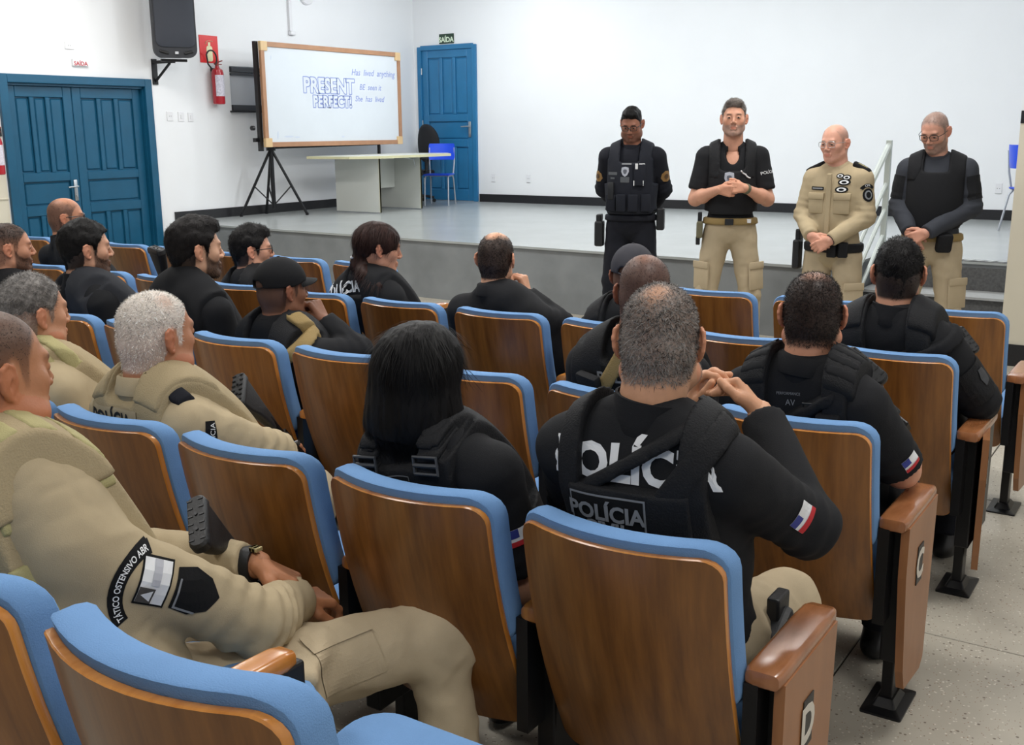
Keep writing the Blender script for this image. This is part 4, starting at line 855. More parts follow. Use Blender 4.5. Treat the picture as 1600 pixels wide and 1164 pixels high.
        if shoe:
            for k in 'LR':
                a = J['ank'+k]; d = nrm(A3(*(Rz(body_yaw) @ A3(0.12 if k == 'R' else -0.12, 1, 0)))); sf = Field(a-A3(0.26, 0.26, a[2]+0.02), a+A3(0.26, 0.26, 0.1), 0.009); b = A3(a[0], a[1], 0.045)
                sf.add(Cap(A3(*a), b, 0.052, 0.05), 0.02); sf.add(Cap(b-d*0.04, b+d*0.14, 0.043, 0.040), 0.03); sf.A = np.maximum(sf.A, -sf.g()[2]+0.002).astype(np.float32); v, f_ = sf.mesh(); link('boot', raw_mesh('boot', v-root, f_, C_SHOE), o)
    # ---- body: torso, limbs, neck, head and hands in one object
    bf = Field(np.minimum(pts.min(0)-0.2, lo), np.maximum(pts.max(0)+0.2, hi), 0.012 if min(sleeves) > 1 else 0.009)
    for p, k in tor: bf.add(p.grow(-0.014), k)
    for k in 'LR':
        bf.add(Cap(J['sh'+k], J['el'+k], 0.056*sr, 0.047*sr), 0.02); m_ = J['el'+k]+(J['wr'+k]-J['el'+k])*0.3; bf.add(Cap(J['el'+k], m_, 0.045*sr, 0.047*sr), 0.03); bf.add(Cap(m_, J['wr'+k], 0.047*sr, 0.029*sr), 0.03)
    for p in legs: bf.add(p.grow(-0.016), 0.03)
    bf.A = np.maximum(bf.A, 0.06-bf.g()[2]) if legs else bf.A
    V1, F1 = bf.mesh(); V2, F2, C2 = make_head(o, S); sk = tone(skin); parts = [(V1, F1, np.tile(sk, (len(V1), 1))), (V2, F2, C2)]
    if hands:
        pz = np.array([J['wrL'], J['wrR']]); hf = None; groups = {}
        for hd in hands:
            W = J['wr'+hd['k']]+np.asarray(hd.get('off', (0, 0, 0))); ff = Field(W-0.22, W+0.22, hd.get('res', 0.004)); e = J['el'+hd['k']]
            ff.add(Cap(W-nrm(W-e)*0.06, W, 0.0295*sr, 0.024), 0.01); hand(ff, W, hd['fd'], hd['pn'], hd.get('curl', (20, 25, 30, 35)), hd.get('side', 1), hd.get('spread', 0.004), hd.get('thumb', (0.55, 0.7, 0.35)), hd.get('tcurl', 20), hd.get('sc', 1.0))
            v, f_ = ff.mesh(); parts.append((v, f_, np.tile(sk*np.array([0.97, 0.93, 0.9]), (len(v), 1))))
    off = 0; VV, FF, CC = [], [], []
    for v, f_, c in parts: VV.append(v); FF.append(f_+off); CC.append(c); off += len(v)
    me = raw_mesh('body', np.concatenate(VV)-root, np.concatenate(FF), M_SKIN); set_col(me, np.concatenate(CC)); P.body = link('body', me, o)
    # ---- collar
    if collar:
        ax = nrm(S['head']+S['HM'] @ A3(0, -0.03, -0.07)-J['neck']); c0 = J['neck']+ax*(-0.004); u = nrm(R-ax*np.dot(R, ax)); v = np.cross(ax, u); mb = MB(); hh = 0.050 if collar == 'high' else 0.038
        rg = []; n = 40; r0 = S.get('nr', 0.058)*S.get('hs', 1.0)+0.010
        prof = ((-0.05, r0-0.004), (-0.02, r0+0.010), (0.006, r0+0.009), (hh, r0+0.006), (hh+0.001, r0+0.001), (hh-0.008, r0), (-0.012, r0+0.002)) if collar != 'fold' else ((-0.03, r0+0.004), (-0.008, r0+0.012), (-0.006, r0+0.017), (0.002, r0+0.018), (hh+0.004, r0+0.011), (hh+0.009, r0+0.006), (hh+0.004, r0), (-0.012, r0+0.002))
        for z, r in prof:
            rg.append([c0+ax*(z+(-0.020*min(1, max(0, (math.sin(a)-0.2)/0.6)) if z > -0.01 else 0))+u*r*math.cos(a)+v*(r*1.02)*math.sin(a) for a in np.linspace(0, 2*math.pi, n, endpoint=False)])
        loft(mb, [np.array(q)-root for q in rg], caps=False)
        if collar == 'fold': keep_ = [i for i, f_ in enumerate(mb.F) if not (7 <= i % n <= 12)]; mb.F = [mb.F[i] for i in keep_]; mb.M = [mb.M[i] for i in keep_]
        mb.build('collar', col_mat or shirt, o, smooth=True)
    P.bvh = None; return P
def shell(P, name, m, d, region, t=0.0, parent=None, res_noise=0.0):
    """a layer that hugs the torso: |field| inside the given region (function of torso coords a right, b forward, c up)"""
    d = 0.013+(d-0.013)*0.62; f = Field(P.field.lo, P.field.lo+P.field.h*(P.field.n-1), P.field.h); a, b, c = P.tc; f.A = np.maximum(np.maximum(P.torso-d, -(P.torso-d+0.05)) if t else P.torso-d, region(a, b, c)).astype(np.float32)
    if res_noise: f.A += (res_noise*wob(P.field.g(), 77, 30, 2)).astype(np.float32)
    v, ff = f.mesh()
    if not len(v): return None
    return link(name, raw_mesh(name, v-P.root, ff, m), parent or P.o)
def slab2(a, lo, hi): return np.maximum(lo-a, a-hi)
def bvh_of(objs, P):
    V, F = [], []; off = 0
    for o in objs:
        me = o.data; v = np.empty(len(me.vertices)*3); me.vertices.foreach_get('co', v); V.append(v.reshape(-1, 3)+P.root); F += [tuple(i+off for i in p.vertices) for p in me.polygons]; off += len(me.vertices)
    return BVHTree.FromPolygons([tuple(x) for x in np.concatenate(V)], F)
def decal(P, name, shape, center, u, v, m, targets, lift=0.002, parent=None, dist=0.25, thick=True, **tk):
    """project flat shapes (text or polygon, metres) on to the cloth: plane at centre with axes u,v; rays go along u x v reversed"""
    if isinstance(shape, tuple) and isinstance(shape[0], str): V, F = text_mesh(shape[0], shape[1], depth=0.0, sub=1, **tk)
    else:
        me = raw_mesh('t', [(x, y, 0) for x, y in shape], [tuple(range(len(shape)))], [], smooth=False); bm = bmesh.new(); bm.from_mesh(me); bmesh.ops.triangulate(bm, faces=bm.faces[:])
        for _ in range(tk.get('cuts', 3)): bmesh.ops.subdivide_edges(bm, edges=[e for e in bm.edges if e.calc_length() > 0.012], cuts=1); bmesh.ops.triangulate(bm, faces=bm.faces[:])
        V = np.array([q.co[:] for q in bm.verts]); F = [[q.index for q in f.verts] for f in bm.faces]; bm.free(); bpy.data.meshes.remove(me)
    u = nrm(u); v = nrm(np.asarray(v, float)-u*np.dot(u, v)); n = np.cross(u, v); tree = bvh_of(targets, P); out = []; okv = []
    for p in V:
        q = np.asarray(center)+u*p[0]+v*p[1]; hit = tree.ray_cast(Vector(q+n*dist), Vector(-n), dist*2.2)
        okv.append(hit[0] is not None); out.append(np.array(hit[0])+n*lift if hit[0] is not None else q)
    F = [f for f in F if all(okv[i] for i in f)]
    if not F: print('decal missed', name); return None
    return link(name, raw_mesh(name, np.array(out)-P.root, F, m, smooth=False), parent or P.o)
def surf_at(P, targets, p, n, dist=0.3):
    h = bvh_of(targets, P).ray_cast(Vector(np.asarray(p)+nrm(n)*dist), Vector(-nrm(n)), dist*2.2); return (np.array(h[0]), np.array(h[1])) if h[0] is not None else (np.asarray(p, float), nrm(n))
def pouch(P, name, m, targets, p, n, up, size, parent=None, bevel=0.008):
    q, nn = surf_at(P, targets, p, n); nn = nrm(nn*0.5+nrm(n)); up = nrm(np.asarray(up)-nn*np.dot(up, nn)); R = np.stack([np.cross(up, nn)*-1, nn, up], 1); mb = MB(); mb.box(q-P.root+nn*size[1]*0.35, size, rot=R, bevel=bevel); return mb.build(name, m, parent or P.o, smooth=True)
def cap_hat(P, m, brim=True, tilt=0.0):
    S = P.S; f = Field((-0.12, -0.14, -0.04), (0.12, 0.12, 0.16), 0.005); f.add(Ell(CRAN.c, CRAN.r+A3(0.013, 0.013, 0.016)), 0.01); g = f.g(); f.A = np.maximum(f.A, (0.018-g[2]+0.18*(g[1])*-0+np.where(g[1] > 0, 0.25*g[1], 0))*0.95).astype(np.float32)
    f.A = np.maximum(f.A, -Box((0, -0.115, 0.02), (0.035, 0.04, 0.026), None, 0.02)(*g)).astype(np.float32)
    v, ff = f.mesh(); T = lambda q: (np.asarray(q)*S.get('hs', 1.0)) @ S['HM'].T+S['head']-P.root; c = empty('cap', (0, 0, 0), 0, P.o) if False else link('cap', raw_mesh('cap', T(v), ff, m), P.o)
    mb = MB(); V = []; nx, ny = 15, 6
    for t in (0, 1):
        for j in range(ny):
            for i in range(nx):
                x = -0.078+0.156*i/(nx-1); y0 = 0.096*math.sqrt(max(0, 1-(x/0.092)**2))-0.012; ext = 0.072*math.sqrt(max(0.0, 1-(x/0.0785)**2)); V.append((x, y0+ext*j/(ny-1), 0.044-0.9*x*x*3.2-0.012*(j/(ny-1))-t*0.003))
    n = nx*ny; F = [(j*nx+i, j*nx+i+1, (j+1)*nx+i+1, (j+1)*nx+i) for j in range(ny-1) for i in range(nx-1)]; F2 = [tuple(q+n for q in f_[::-1]) for f_ in F]
    ring = list(range(nx))+[j*nx+nx-1 for j in range(1, ny)]+[(ny-1)*nx+i for i in range(nx-2, -1, -1)]+[j*nx for j in range(ny-2, 0, -1)]; F3 = [(ring[k], ring[(k+1) % len(ring)], ring[(k+1) % len(ring)]+n, ring[k]+n) for k in range(len(ring))]
    mb.add(T(V), F+F2+F3); mb.build('brim', m, c, smooth=True)
    mb = MB(); mb.lathe([(0.007, 0), (0.006, 0.004)], T((0, -0.012, 0.131)), S['HM'] @ A3(0, 0, 1), 10); mb.build('button', m, c)
    mb = MB(); mb.tube(T([(0.045, -0.098, 0.024), (0.02, -0.115, 0.018), (0, -0.119, 0.017), (-0.02, -0.115, 0.018), (-0.045, -0.098, 0.024)]), 0.006, 6, flat=0.35); mb.build('strap', m, c); return c
def seated(x, row, head, slouch=None, sh=0.16, shz=-0.092, lean=0.0, turn=0.0, elL=None, elR=None, wrL=None, wrR=None, knees=None, py=0.33):
    ry = ROWS[row]; head = np.asarray(head, float); neck = head+A3(0, -0.035, -0.150); L0 = 0.545; dz = neck[2]-0.565; dy = math.sqrt(max(L0**2-dz**2, 0.0004)) if dz < L0 else 0.02
    pel = A3(x, max(ry+py, min(neck[1]-0.02+dy, ry+0.46)), 0.570); R = Rz(turn) @ A3(1, 0, 0); F = Rz(turn) @ A3(0, 1, 0); J = dict(pel=pel, neck=neck)
    J['shL'] = neck-R*sh+A3(0, -0.012, shz+lean); J['shR'] = neck+R*sh+A3(0, -0.012, shz-lean)
    J['elL'] = J['shL']-R*0.05+F*0.06+A3(0, 0, -0.29) if elL is None else elL; J['elR'] = J['shR']+R*0.05+F*0.06+A3(0, 0, -0.29) if elR is None else elR
    J['wrL'] = J['elL']+R*0.12+F*0.22+A3(0, 0, 0.0) if wrL is None else wrL; J['wrR'] = J['elR']-R*0.12+F*0.22+A3(0, 0, 0.0) if wrR is None else wrR
    for s_, k in ((-1, 'L'), (1, 'R')):
        J['hip'+k] = pel+R*s_*0.09+A3(0, 0.02, 0.0); J['knee'+k] = A3(x, ry, 0)+R*s_*0.13+A3(0, 0.68, 0.55); J['ank'+k] = A3(x, ry, 0)+R*s_*0.13+A3(0, 0.64, 0.10)
    if knees:
        for k, p in knees.items(): J[k] = p
    return {k: np.asarray(v, float) for k, v in J.items()}
def look(p, tx=-2.7, ty=7.3): return math.degrees(math.atan2(-(tx-p[0]), ty-p[1]))

# ---------------------------------------------------------------- slung rifles
def rifle(label, o, axis, up, sc=1.0, tail=0.62, group=None):
    """butt plate centred at o, barrel towards axis, stock height along up"""
    ax = nrm(axis); up = nrm(np.asarray(up, float)-ax*np.dot(up, ax)); sd = np.cross(ax, up); Rm = np.stack([sd, ax, up], 1)*sc; T = lambda v: np.asarray(v, float) @ Rm.T
    r = empty('rifle', tuple(o)); tag(r, label, 'rifle', group)
    def lf(secs, name, m, par=r, rad=0.4):
        mb = MB(); loft(mb, [T([(x+cx, y, z+cz) for x, z in rrect(w, h, min(w, h)*rad, 4)]) for y, w, h, cx, cz in secs]); return mb.build(name, m, par, smooth=True)
    st = lf([(0.018, 0.040, 0.130, 0, -0.012), (0.07, 0.036, 0.105, 0, -0.004), (0.12, 0.034, 0.072, 0, 0.006), (0.20, 0.032, 0.046, 0, 0.012), (0.22, 0.028, 0.040, 0, 0.012)], 'stock', C_GUN)
    bp = lf([(-0.006, 0.034, 0.128, 0, -0.012), (0.0, 0.044, 0.140, 0, -0.012), (0.018, 0.045, 0.142, 0, -0.012), (0.022, 0.040, 0.135, 0, -0.012)], 'butt_pad', C_GUN)
    mb = MB()
    for k in range(6):
        for s_ in (-1, 1): mb.box(T((s_*0.013, -0.0065, -0.062+k*0.021)), (0.012*sc, 0.0028*sc, 0.004*sc), rot=Rm/sc)
    for z in (-0.035, 0.005): mb.lathe([(0.004*sc, 0), (0.004*sc, 0.003*sc)], T((0, -0.006, z)), -ax, 8)
    mb.build('pad_groove', C_GUNM, bp)
    mb = MB(); mb.tube([T((0, 0.18, 0.014)), T((0, 0.30, 0.014))], 0.017*sc, 12); mb.lathe([(0.021*sc, 0), (0.021*sc, 0.012*sc)], T((0, 0.285, 0.014)), ax, 12); mb.build('buffer_tube', C_GUNM, r, smooth=True)
    lf([(0.29, 0.036, 0.062, 0, 0.004), (0.46, 0.036, 0.062, 0, 0.004)], 'receiver', C_GUNM, rad=0.15); MB().box(T((0, 0.36, 0.045)), tuple(np.array((0.016, 0.14, 0.016))*sc), rot=Rm/sc).build('top_rail', C_GUNM, r)
    MB().box(T((0, 0.325, -0.065)), tuple(np.array((0.028, 0.042, 0.10))*sc), rot=(Rm/sc) @ np.array(Euler((0.3, 0, 0)).to_matrix()), bevel=0.008).build('pistol_grip', C_GUN, r)
    MB().box(T((0, 0.43, -0.085)), tuple(np.array((0.024, 0.06, 0.13))*sc), rot=(Rm/sc) @ np.array(Euler((-0.15, 0, 0)).to_matrix()), bevel=0.005).build('magazine', C_GUNM, r)
    if tail > 0.5: lf([(0.46, 0.042, 0.052, 0, 0.008), (tail, 0.04, 0.048, 0, 0.008)], 'handguard', C_GUN); MB().tube([T((0, tail, 0.008)), T((0, tail+0.12, 0.008))], 0.009*sc, 10).build('barrel', C_GUNM, r, smooth=True)
    mb = MB(); mb.tube([T((0.02, 0.27, 0.0)), T((0.035, 0.28, -0.012)), T((0.03, 0.29, -0.03)), T((0.018, 0.28, -0.02))], 0.003*sc, 6); mb.lathe([(0.010*sc, 0), (0.010*sc, 0.02*sc)], T((0.018, 0.33, 0.01)), sd, 10); mb.build('sling_ring', mat('dull_steel', srgb(120, 122, 126), 0.35, 0.8), r, smooth=True)
    return r
# ================================================================ PEOPLE
BLK = (20, 19, 20)
def straps(P, m, a0=0.105, w=0.036, c0=-0.22, d=0.030, name='vest_strap'):
    L_ = P.L
    for s in (-1, 1):
        shell(P, name, m, d, lambda a, b, c: np.maximum(np.abs(a-s*a0)-w, (L_+c0)-c))
def back_panel(P, m, hw=0.155, top=-0.16, d=0.036, name='vest_panel', lo=-0.1, front=False):
    L_ = P.L
    return shell(P, name, m, d, lambda a, b, c: np.maximum(np.maximum(np.abs(a)-hw, c-(L_+top)), np.maximum(lo-c, (-b if front else b)-0.02)))
def vest_full(P, m, top=-0.13, hw=0.165, d=0.034, a0=0.105, w=0.038, lo=0.12, name='vest', u=True, sides=True):
    L_ = P.L
    def reg(a, b, c):
        pan = np.maximum(np.maximum(np.abs(a)-hw, c-(L_+top)-(0.25*np.maximum(np.abs(a)-0.05, 0) if u else 0)), lo-c); st = np.maximum(np.maximum(np.abs(np.abs(a)-a0)-w, (L_-0.30)-c), 0*b-1); side = np.maximum(np.maximum(c-(L_-0.26), (lo+0.02)-c), np.abs(b)-0.09)
        return smin(smin(pan, st, 0.01), side, 0.01) if sides else smin(pan, st, 0.01)
    return shell(P, name, m, d, reg)
def sling(P, m, p0, n, w, d=0.042, name='rifle_sling', keep=None):
    n = nrm(n); return shell(P, name, m, d, lambda a, b, c: np.maximum(np.abs((a-p0[0])*n[0]+(b-p0[1])*n[1]+(c-p0[2])*n[2])-w/2, keep(a, b, c) if keep else -1))
def back_at(P, a, c, b=-0.2): return P.J['pel']+P.B @ A3(a, b, c)
def flag(P, side, drop=0.12, sz=0.045, targets=None, mats=None, out=None):
    """small tricolour arm patch"""
    sh, el = P.J['sh'+side], P.J['el'+side]; d = nrm(el-sh); s = 1 if side == 'R' else -1; n = nrm(out if out is not None else P.B @ A3(s, -0.45, 0)); n = nrm(n-d*np.dot(n, d)); up = -d; u = np.cross(up, n); c = sh+d*drop+n*0.07
    t = [P.shirt]; h = sz*0.72
    decal(P, 'arm_patch', [(-sz, -h), (sz, -h), (sz, h), (-sz, h)], c, u, up, mats[0] if mats else C_WHITEP, t, 0.002); 
    decal(P, 'arm_patch_stripe', [(-sz, -h), (sz, -h), (sz, -h*0.4), (-sz, -h*0.4)], c, u, up, mats[1] if mats else mat('flag_red', srgb(190, 40, 48), 0.7), t, 0.003)
    decal(P, 'arm_patch_corner', [(-sz, 0), (-sz*0.1, 0), (-sz*0.1, h), (-sz, h)], c, u, up, mats[2] if mats else mat('flag_blue', srgb(50, 60, 140), 0.7), t, 0.003)

# ---------------------------------------------------------------- D1: grey haired man in black with clasped hands
J = seated(-0.925, 'D', (-0.945, 1.99, 1.262), sh=0.178, elR=(-0.660, 2.13, 0.872), wrR=(-0.838, 2.31, 1.055), elL=(-1.22, 2.13, 0.84), wrL=(-1.030, 2.36, 1.030), turn=2)
P = figure('grey haired man in black police vest with hands clasped under chin', (-0.945, 1.99, 1.272), 20, J, pitch=3, root=(-0.905, 1.95, 0), skin=(204, 154, 122), girth=1.16, chest=1.04, sleeve_r=1.06, res=0.008, fold=0.004, seed=11, hres=0.004,
    hair=dict(col=(42, 36, 34), col2=(150, 146, 142), style='full', shell=False, paint=0.80, n=12000, len=0.010, w=0.0012, lift=0.35, top=0.0, side=0.15, crown=[(-0.005, -0.062, 0.100, 0.036, 0.72)], fade=(-0.09, -0.055, 0.35), soft=0.012), beard=((120, 112, 106), 0.55, 800),
    shirt=C_BLACK, trousers=C_TROUS, collar='high', fw=1.05, fat=0.012, ear=1.08, nr=0.066, sleeves=(1.93, 1.93),
    hands=[dict(k='R', fd=(-0.72, 0.25, 0.62), pn=(-0.45, -0.35, -0.7), side=-1, curl=(55, 50, 48, 45), thumb=(0.75, 0.5, 0.25), res=0.0032), dict(k='L', fd=(0.30, -0.05, 0.95), pn=(0.85, 0.1, -0.3), side=1, curl=(38, 42, 46, 48), thumb=(0.7, 0.55, 0.4), res=0.0032)])
pan = back_panel(P, C_VEST, 0.135, -0.096, 0.040); straps(P, C_VEST, 0.138, 0.027, -0.24, 0.032)
sling(P, C_VEST, (-0.02, 0, P.L-0.060), (0.50, 0, -0.86), 0.026, 0.026, 'sling_strap', keep=lambda a, b, c: np.maximum(b+0.0, np.abs(a)-0.15)); sling(P, C_VEST, (0.085, 0, P.L-0.115), (0.80, 0, -0.60), 0.056, 0.036, 'vest_cross_strap', keep=lambda a, b, c: np.maximum(b, np.abs(a-0.085)-0.11))
decal(P, 'back_lettering', ('POLÍCIA', 0.098), back_at(P, 0.008, P.L-0.046), P.B[:, 0], P.B[:, 2]+P.B[:, 0]*0.05, C_WHITEP, [P.shirt], 0.0018, bold=0.004, spacing=1.02)
decal(P, 'patch', [(-0.088, -0.052), (0.088, -0.052), (0.088, 0.052), (-0.088, 0.052)], back_at(P, -0.040, P.L-0.160), P.B[:, 0], P.B[:, 2], C_GREYP, [pan], 0.002); decal(P, 'patch_field', [(-0.084, -0.048), (0.084, -0.048), (0.084, 0.048), (-0.084, 0.048)], back_at(P, -0.040, P.L-0.160), P.B[:, 0], P.B[:, 2], C_BLACKPATCH, [pan], 0.003)
decal(P, 'patch_lettering', ('POLÍCIA', 0.048), back_at(P, -0.040, P.L-0.140), P.B[:, 0], P.B[:, 2], C_GREYP, [pan], 0.0065, bold=0.0016); decal(P, 'patch_lettering', ('CIVIL', 0.048), back_at(P, -0.040, P.L-0.182), P.B[:, 0], P.B[:, 2], C_GREYP, [pan], 0.0065, bold=0.0016)
flag(P, 'R', 0.17, 0.030); glasses(P.o, P.S, shape='rect', lens=False)
mb = MB(); mb.box(A3(-0.735, 2.20, 0.64)-P.root, (0.03, 0.075, 0.06), bevel=0.006); mb.build('magazine_pouch', C_GUN, P.o); MB().box(A3(-0.725, 2.19, 0.57)-P.root, (0.05, 0.11, 0.11), rot=(0.5, 0, 0), bevel=0.015).build('holster', C_GUN, P.o)
DONE = []
# ---------------------------------------------------------------- D2: woman with a long black bob
J = seated(-1.47, 'D', (-1.545, 1.99, 1.128), sh=0.148, shz=-0.062)
for k_ in ('shL', 'shR', 'elL', 'elR', 'wrL', 'wrR'): J[k_] = J[k_]+A3(0.045, 0, 0)
def bob(f):
    f.add(Ell(CRAN.c+A3(0, -0.012, 0.004), CRAN.r+A3(0.036, 0.030, 0.018)), 0.01); f.add(Ell((0, -0.055, -0.045), (0.126, 0.100, 0.13)), 0.05); f.add(Ell((0, -0.062, -0.13), (0.142, 0.100, 0.11)), 0.05)
    g = f.g(); f.A = np.maximum(f.A, (-0.158-0.15*g[0])-g[2]); f.A = np.maximum(f.A, -Ell((0, 0.115, -0.06), (0.07, 0.085, 0.16))(*g)).astype(np.float32); f.A += (0.0022*wob((g[0], g[1], g[2]*0.12), 3, 170, 2)).astype(np.float32); return f
P = figure('woman with long straight black bob in black shirt and vest harness', (-1.575, 1.99, 1.128), 8, J, root=(-1.44, 1.95, 0), skin=(196, 146, 116), girth=0.92, sleeve_r=0.95, res=0.008, seed=12, sleeves=(0.85, 0.85), shirt=C_BLACK, trousers=C_NAVY, collar='fold', fold=0.003, nr=0.05, hres=0.005, hs=0.92,
    hair=dict(col=(13, 12, 14), style='none', custom=bob, n2=5200, len2=0.09, paint=0.0, n=0))
pan = vest_full(P, C_VEST, 0.0, 0.15, 0.028, 0.095, 0.028)
for s in (-1, 1):
    for c_ in (0.055, 0.032, 0.006): shell(P, 'strap_wrap', C_VEST, 0.035, lambda a, b, c: np.maximum(np.maximum(np.abs(a-s*0.095)-0.031, np.abs(c-(P.L+c_))-0.010), b))
    q, nn = surf_at(P, [pan], back_at(P, s*0.095, P.L+0.018), -P.B[:, 1]); mb = MB(); u, v = P.B[:, 0], nrm(P.B[:, 2]-nn*np.dot(P.B[:, 2], nn)); q = q-P.root+nn*0.006
    mb.tube([q+u*a+v*b for a, b in ((-0.036, -0.02), (-0.036, 0.02), (0.036, 0.02), (0.036, -0.02), (-0.036, -0.02))], 0.0042, 6); mb.tube([q-u*0.036, q+u*0.036], 0.0055, 6); mb.build('strap_buckle', mat('buckle_grey', srgb(66, 69, 74), 0.35), P.o, smooth=True)
decal(P, 'logo_patch', [(-0.036, -0.022), (0.036, -0.022), (0.036, 0.022), (-0.036, 0.022)], back_at(P, -0.01, P.L-0.033), P.B[:, 0], P.B[:, 2], C_GREYP, [pan], 0.002, cuts=2); decal(P, 'logo_field', [(-0.0345, -0.0205), (0.0345, -0.0205), (0.0345, 0.0205), (-0.0345, 0.0205)], back_at(P, -0.01, P.L-0.033), P.B[:, 0], P.B[:, 2], C_BLACKPATCH, [pan], 0.003, cuts=2)
arc = [(0.013*math.cos(t), 0.013*math.sin(t)) for t in np.linspace(0, math.pi, 12)]+[(0.0115*math.cos(t), 0.0115*math.sin(t)) for t in np.linspace(math.pi, 0, 12)]
lc = back_at(P, -0.022, P.L-0.037); decal(P, 'logo_arc', arc, lc, P.B[:, 0], P.B[:, 2], C_GREYP, [pan], 0.004, cuts=0); decal(P, 'logo_bar', [(-0.001, 0), (0.001, 0), (0.001, 0.013), (-0.001, 0.013)], lc, P.B[:, 0], P.B[:, 2], C_GREYP, [pan], 0.004, cuts=0)
decal(P, 'logo_bar', [(-0.014, -0.006), (0.013, -0.006), (0.013, -0.002), (-0.014, -0.002)], lc, P.B[:, 0], P.B[:, 2], C_GREYP, [pan], 0.004, cuts=0); decal(P, 'logo_bar', [(0.018, -0.003), (0.038, -0.003), (0.038, 0.0), (0.018, 0.0)], lc, P.B[:, 0], P.B[:, 2], C_GREYP, [pan], 0.004, cuts=0)
flag(P, 'R', 0.14, 0.030)
# ---------------------------------------------------------------- E3: big man in khaki at the left edge
J = seated(-1.78, 'E', (-1.945, 1.12, 1.250), sh=0.185, elR=(-1.575, 1.41, 0.705), wrR=(-1.672, 1.62, 0.650), elL=(-2.10, 1.46, 0.72), wrL=(-1.745, 1.575, 0.735), knees=dict(kneeR=(-1.395, 1.79, 0.565), ankR=(-1.27, 1.70, 0.10), kneeL=(-1.95, 1.62, 0.55), ankL=(-1.95, 1.60, 0.10)), turn=-4)
J['hipR'] = A3(-1.68, 1.28, 0.545); J['neck'] = A3(-1.905, 1.09, 1.088); J['shR'] = A3(-1.715, 1.09, 0.945); J['shL'] = A3(-2.09, 1.09, 0.955); J['pel'] = A3(-1.74, 1.16, 0.585)
P = figure('big man in khaki uniform with sleeve patches at lower left edge', (-1.945, 1.12, 1.250), -2, J, root=(-1.80, 1.15, 0), skin=(176, 122, 88), girth=1.24, chest=1.04, sleeve_r=1.12, res=0.008, seed=13, fold=0.0062, shirt=C_KHAKI, trousers=C_TROUS, collar='fold', col_mat=C_BLACK, fw=1.12, fat=0.02, jaw=1.1, hs=1.06, ear=1.12, nr=0.072, hres=0.0036, sleeves=(1.92, 1.95),
    hair=dict(col=(46, 38, 34), style='full', shell=False, paint=0.80, n=8000, len=0.004, w=0.0008, lift=0.12, fade=(-0.05, 0.055, 0.1), soft=0.02),
    hands=[dict(k='L', fd=(0.72, 0.45, -0.42), pn=(-0.25, -0.45, -0.85), side=1, curl=(34, 38, 42, 46), thumb=(0.62, 0.75, 0.25), res=0.003, sc=1.12), dict(k='R', fd=(0.1, 0.9, -0.3), pn=(-0.2, 0, -1), side=1, curl=(30, 30, 30, 30), res=0.004)],
    leg_extra=[(Box((-1.505, 1.44, 0.57), (0.07, 0.10, 0.075), Rz(35), 0.02), 0.02)])
E3 = P
vest_full(P, C_KVEST, -0.05, 0.150, 0.030, 0.105, 0.045, sides=False)
for s in (1, -1):
    pad = shell(P, 'shoulder_pad', C_KVEST, 0.044, lambda a, b, c: np.maximum(np.maximum(np.abs(a-s*0.115)-0.050, (P.L-0.10)-c), np.abs(b+0.01)-0.13), parent=P.o)
    for b0, b1 in ((-0.125, -0.085), (-0.068, -0.020), (0.0, 0.05), (0.07, 0.115)): shell(P, 'webbing', C_OLIVE, 0.0485, lambda a, b, c: np.maximum(np.maximum(np.abs(a-s*0.115)-0.043, (P.L-0.12)-c), slab2(b, b0, b1)))
for c_ in (-0.20, -0.27): shell(P, 'webbing', C_OLIVE, 0.036, lambda a, b, c: np.maximum(np.maximum(np.abs(a)-0.16, np.abs(c-(P.L+c_))-0.022), b))
# sleeve patches
sh, el = J['shR'], J['elR']; d = nrm(el-sh); out = nrm(A3(0.80, -0.60, 0.22)); out = nrm(out-d*np.dot(out, d)); side = np.cross(-d, out)   # side = across the sleeve
def sp(name, poly, t, off, m, lift, rot=0.0, **k):
    c_ = sh+d*t+side*off+out*0.09; u = side*math.cos(rot)-d*math.sin(rot); v = np.cross(out, u); return decal(P, name, poly, c_, u, v, m, [P.shirt], lift, **k)
arcp = lambda r0, r1, a0, a1: [(r1*math.cos(t), r1*math.sin(t)) for t in np.linspace(a0, a1, 14)]+[(r0*math.cos(t), r0*math.sin(t)) for t in np.linspace(a1, a0, 14)]
sp('arc_patch', [(x, y-0.085) for x, y in arcp(0.072, 0.100, math.radians(35), math.radians(150))], 0.085, 0.0, C_BLACKPATCH, 0.002)
V_, F_ = text_mesh('TÁTICO OSTENSIVO ABR', 0.0165, depth=0, bold=0.0003); wd = V_[:, 0].max()-V_[:, 0].min(); AR = []
for x, y, z in V_:
    a = math.radians(147-(x+wd/2)/wd*108); r = 0.086+y; AR.append((r*math.cos(a), r*math.sin(a)-0.085))
c_ = sh+d*0.085+out*0.09; tree = bvh_of([P.shirt], P); VV = []
for x, y in AR:
    q = c_+side*x+np.cross(out, side)*y; h_ = tree.ray_cast(Vector(q+out*0.2), Vector(-out), 0.5); VV.append(np.array(h_[0])+out*0.0035 if h_[0] is not None else q)
link('arc_lettering', raw_mesh('arc_lettering', np.array(VV)-P.root, F_, C_WHITEP, smooth=False), P.o)
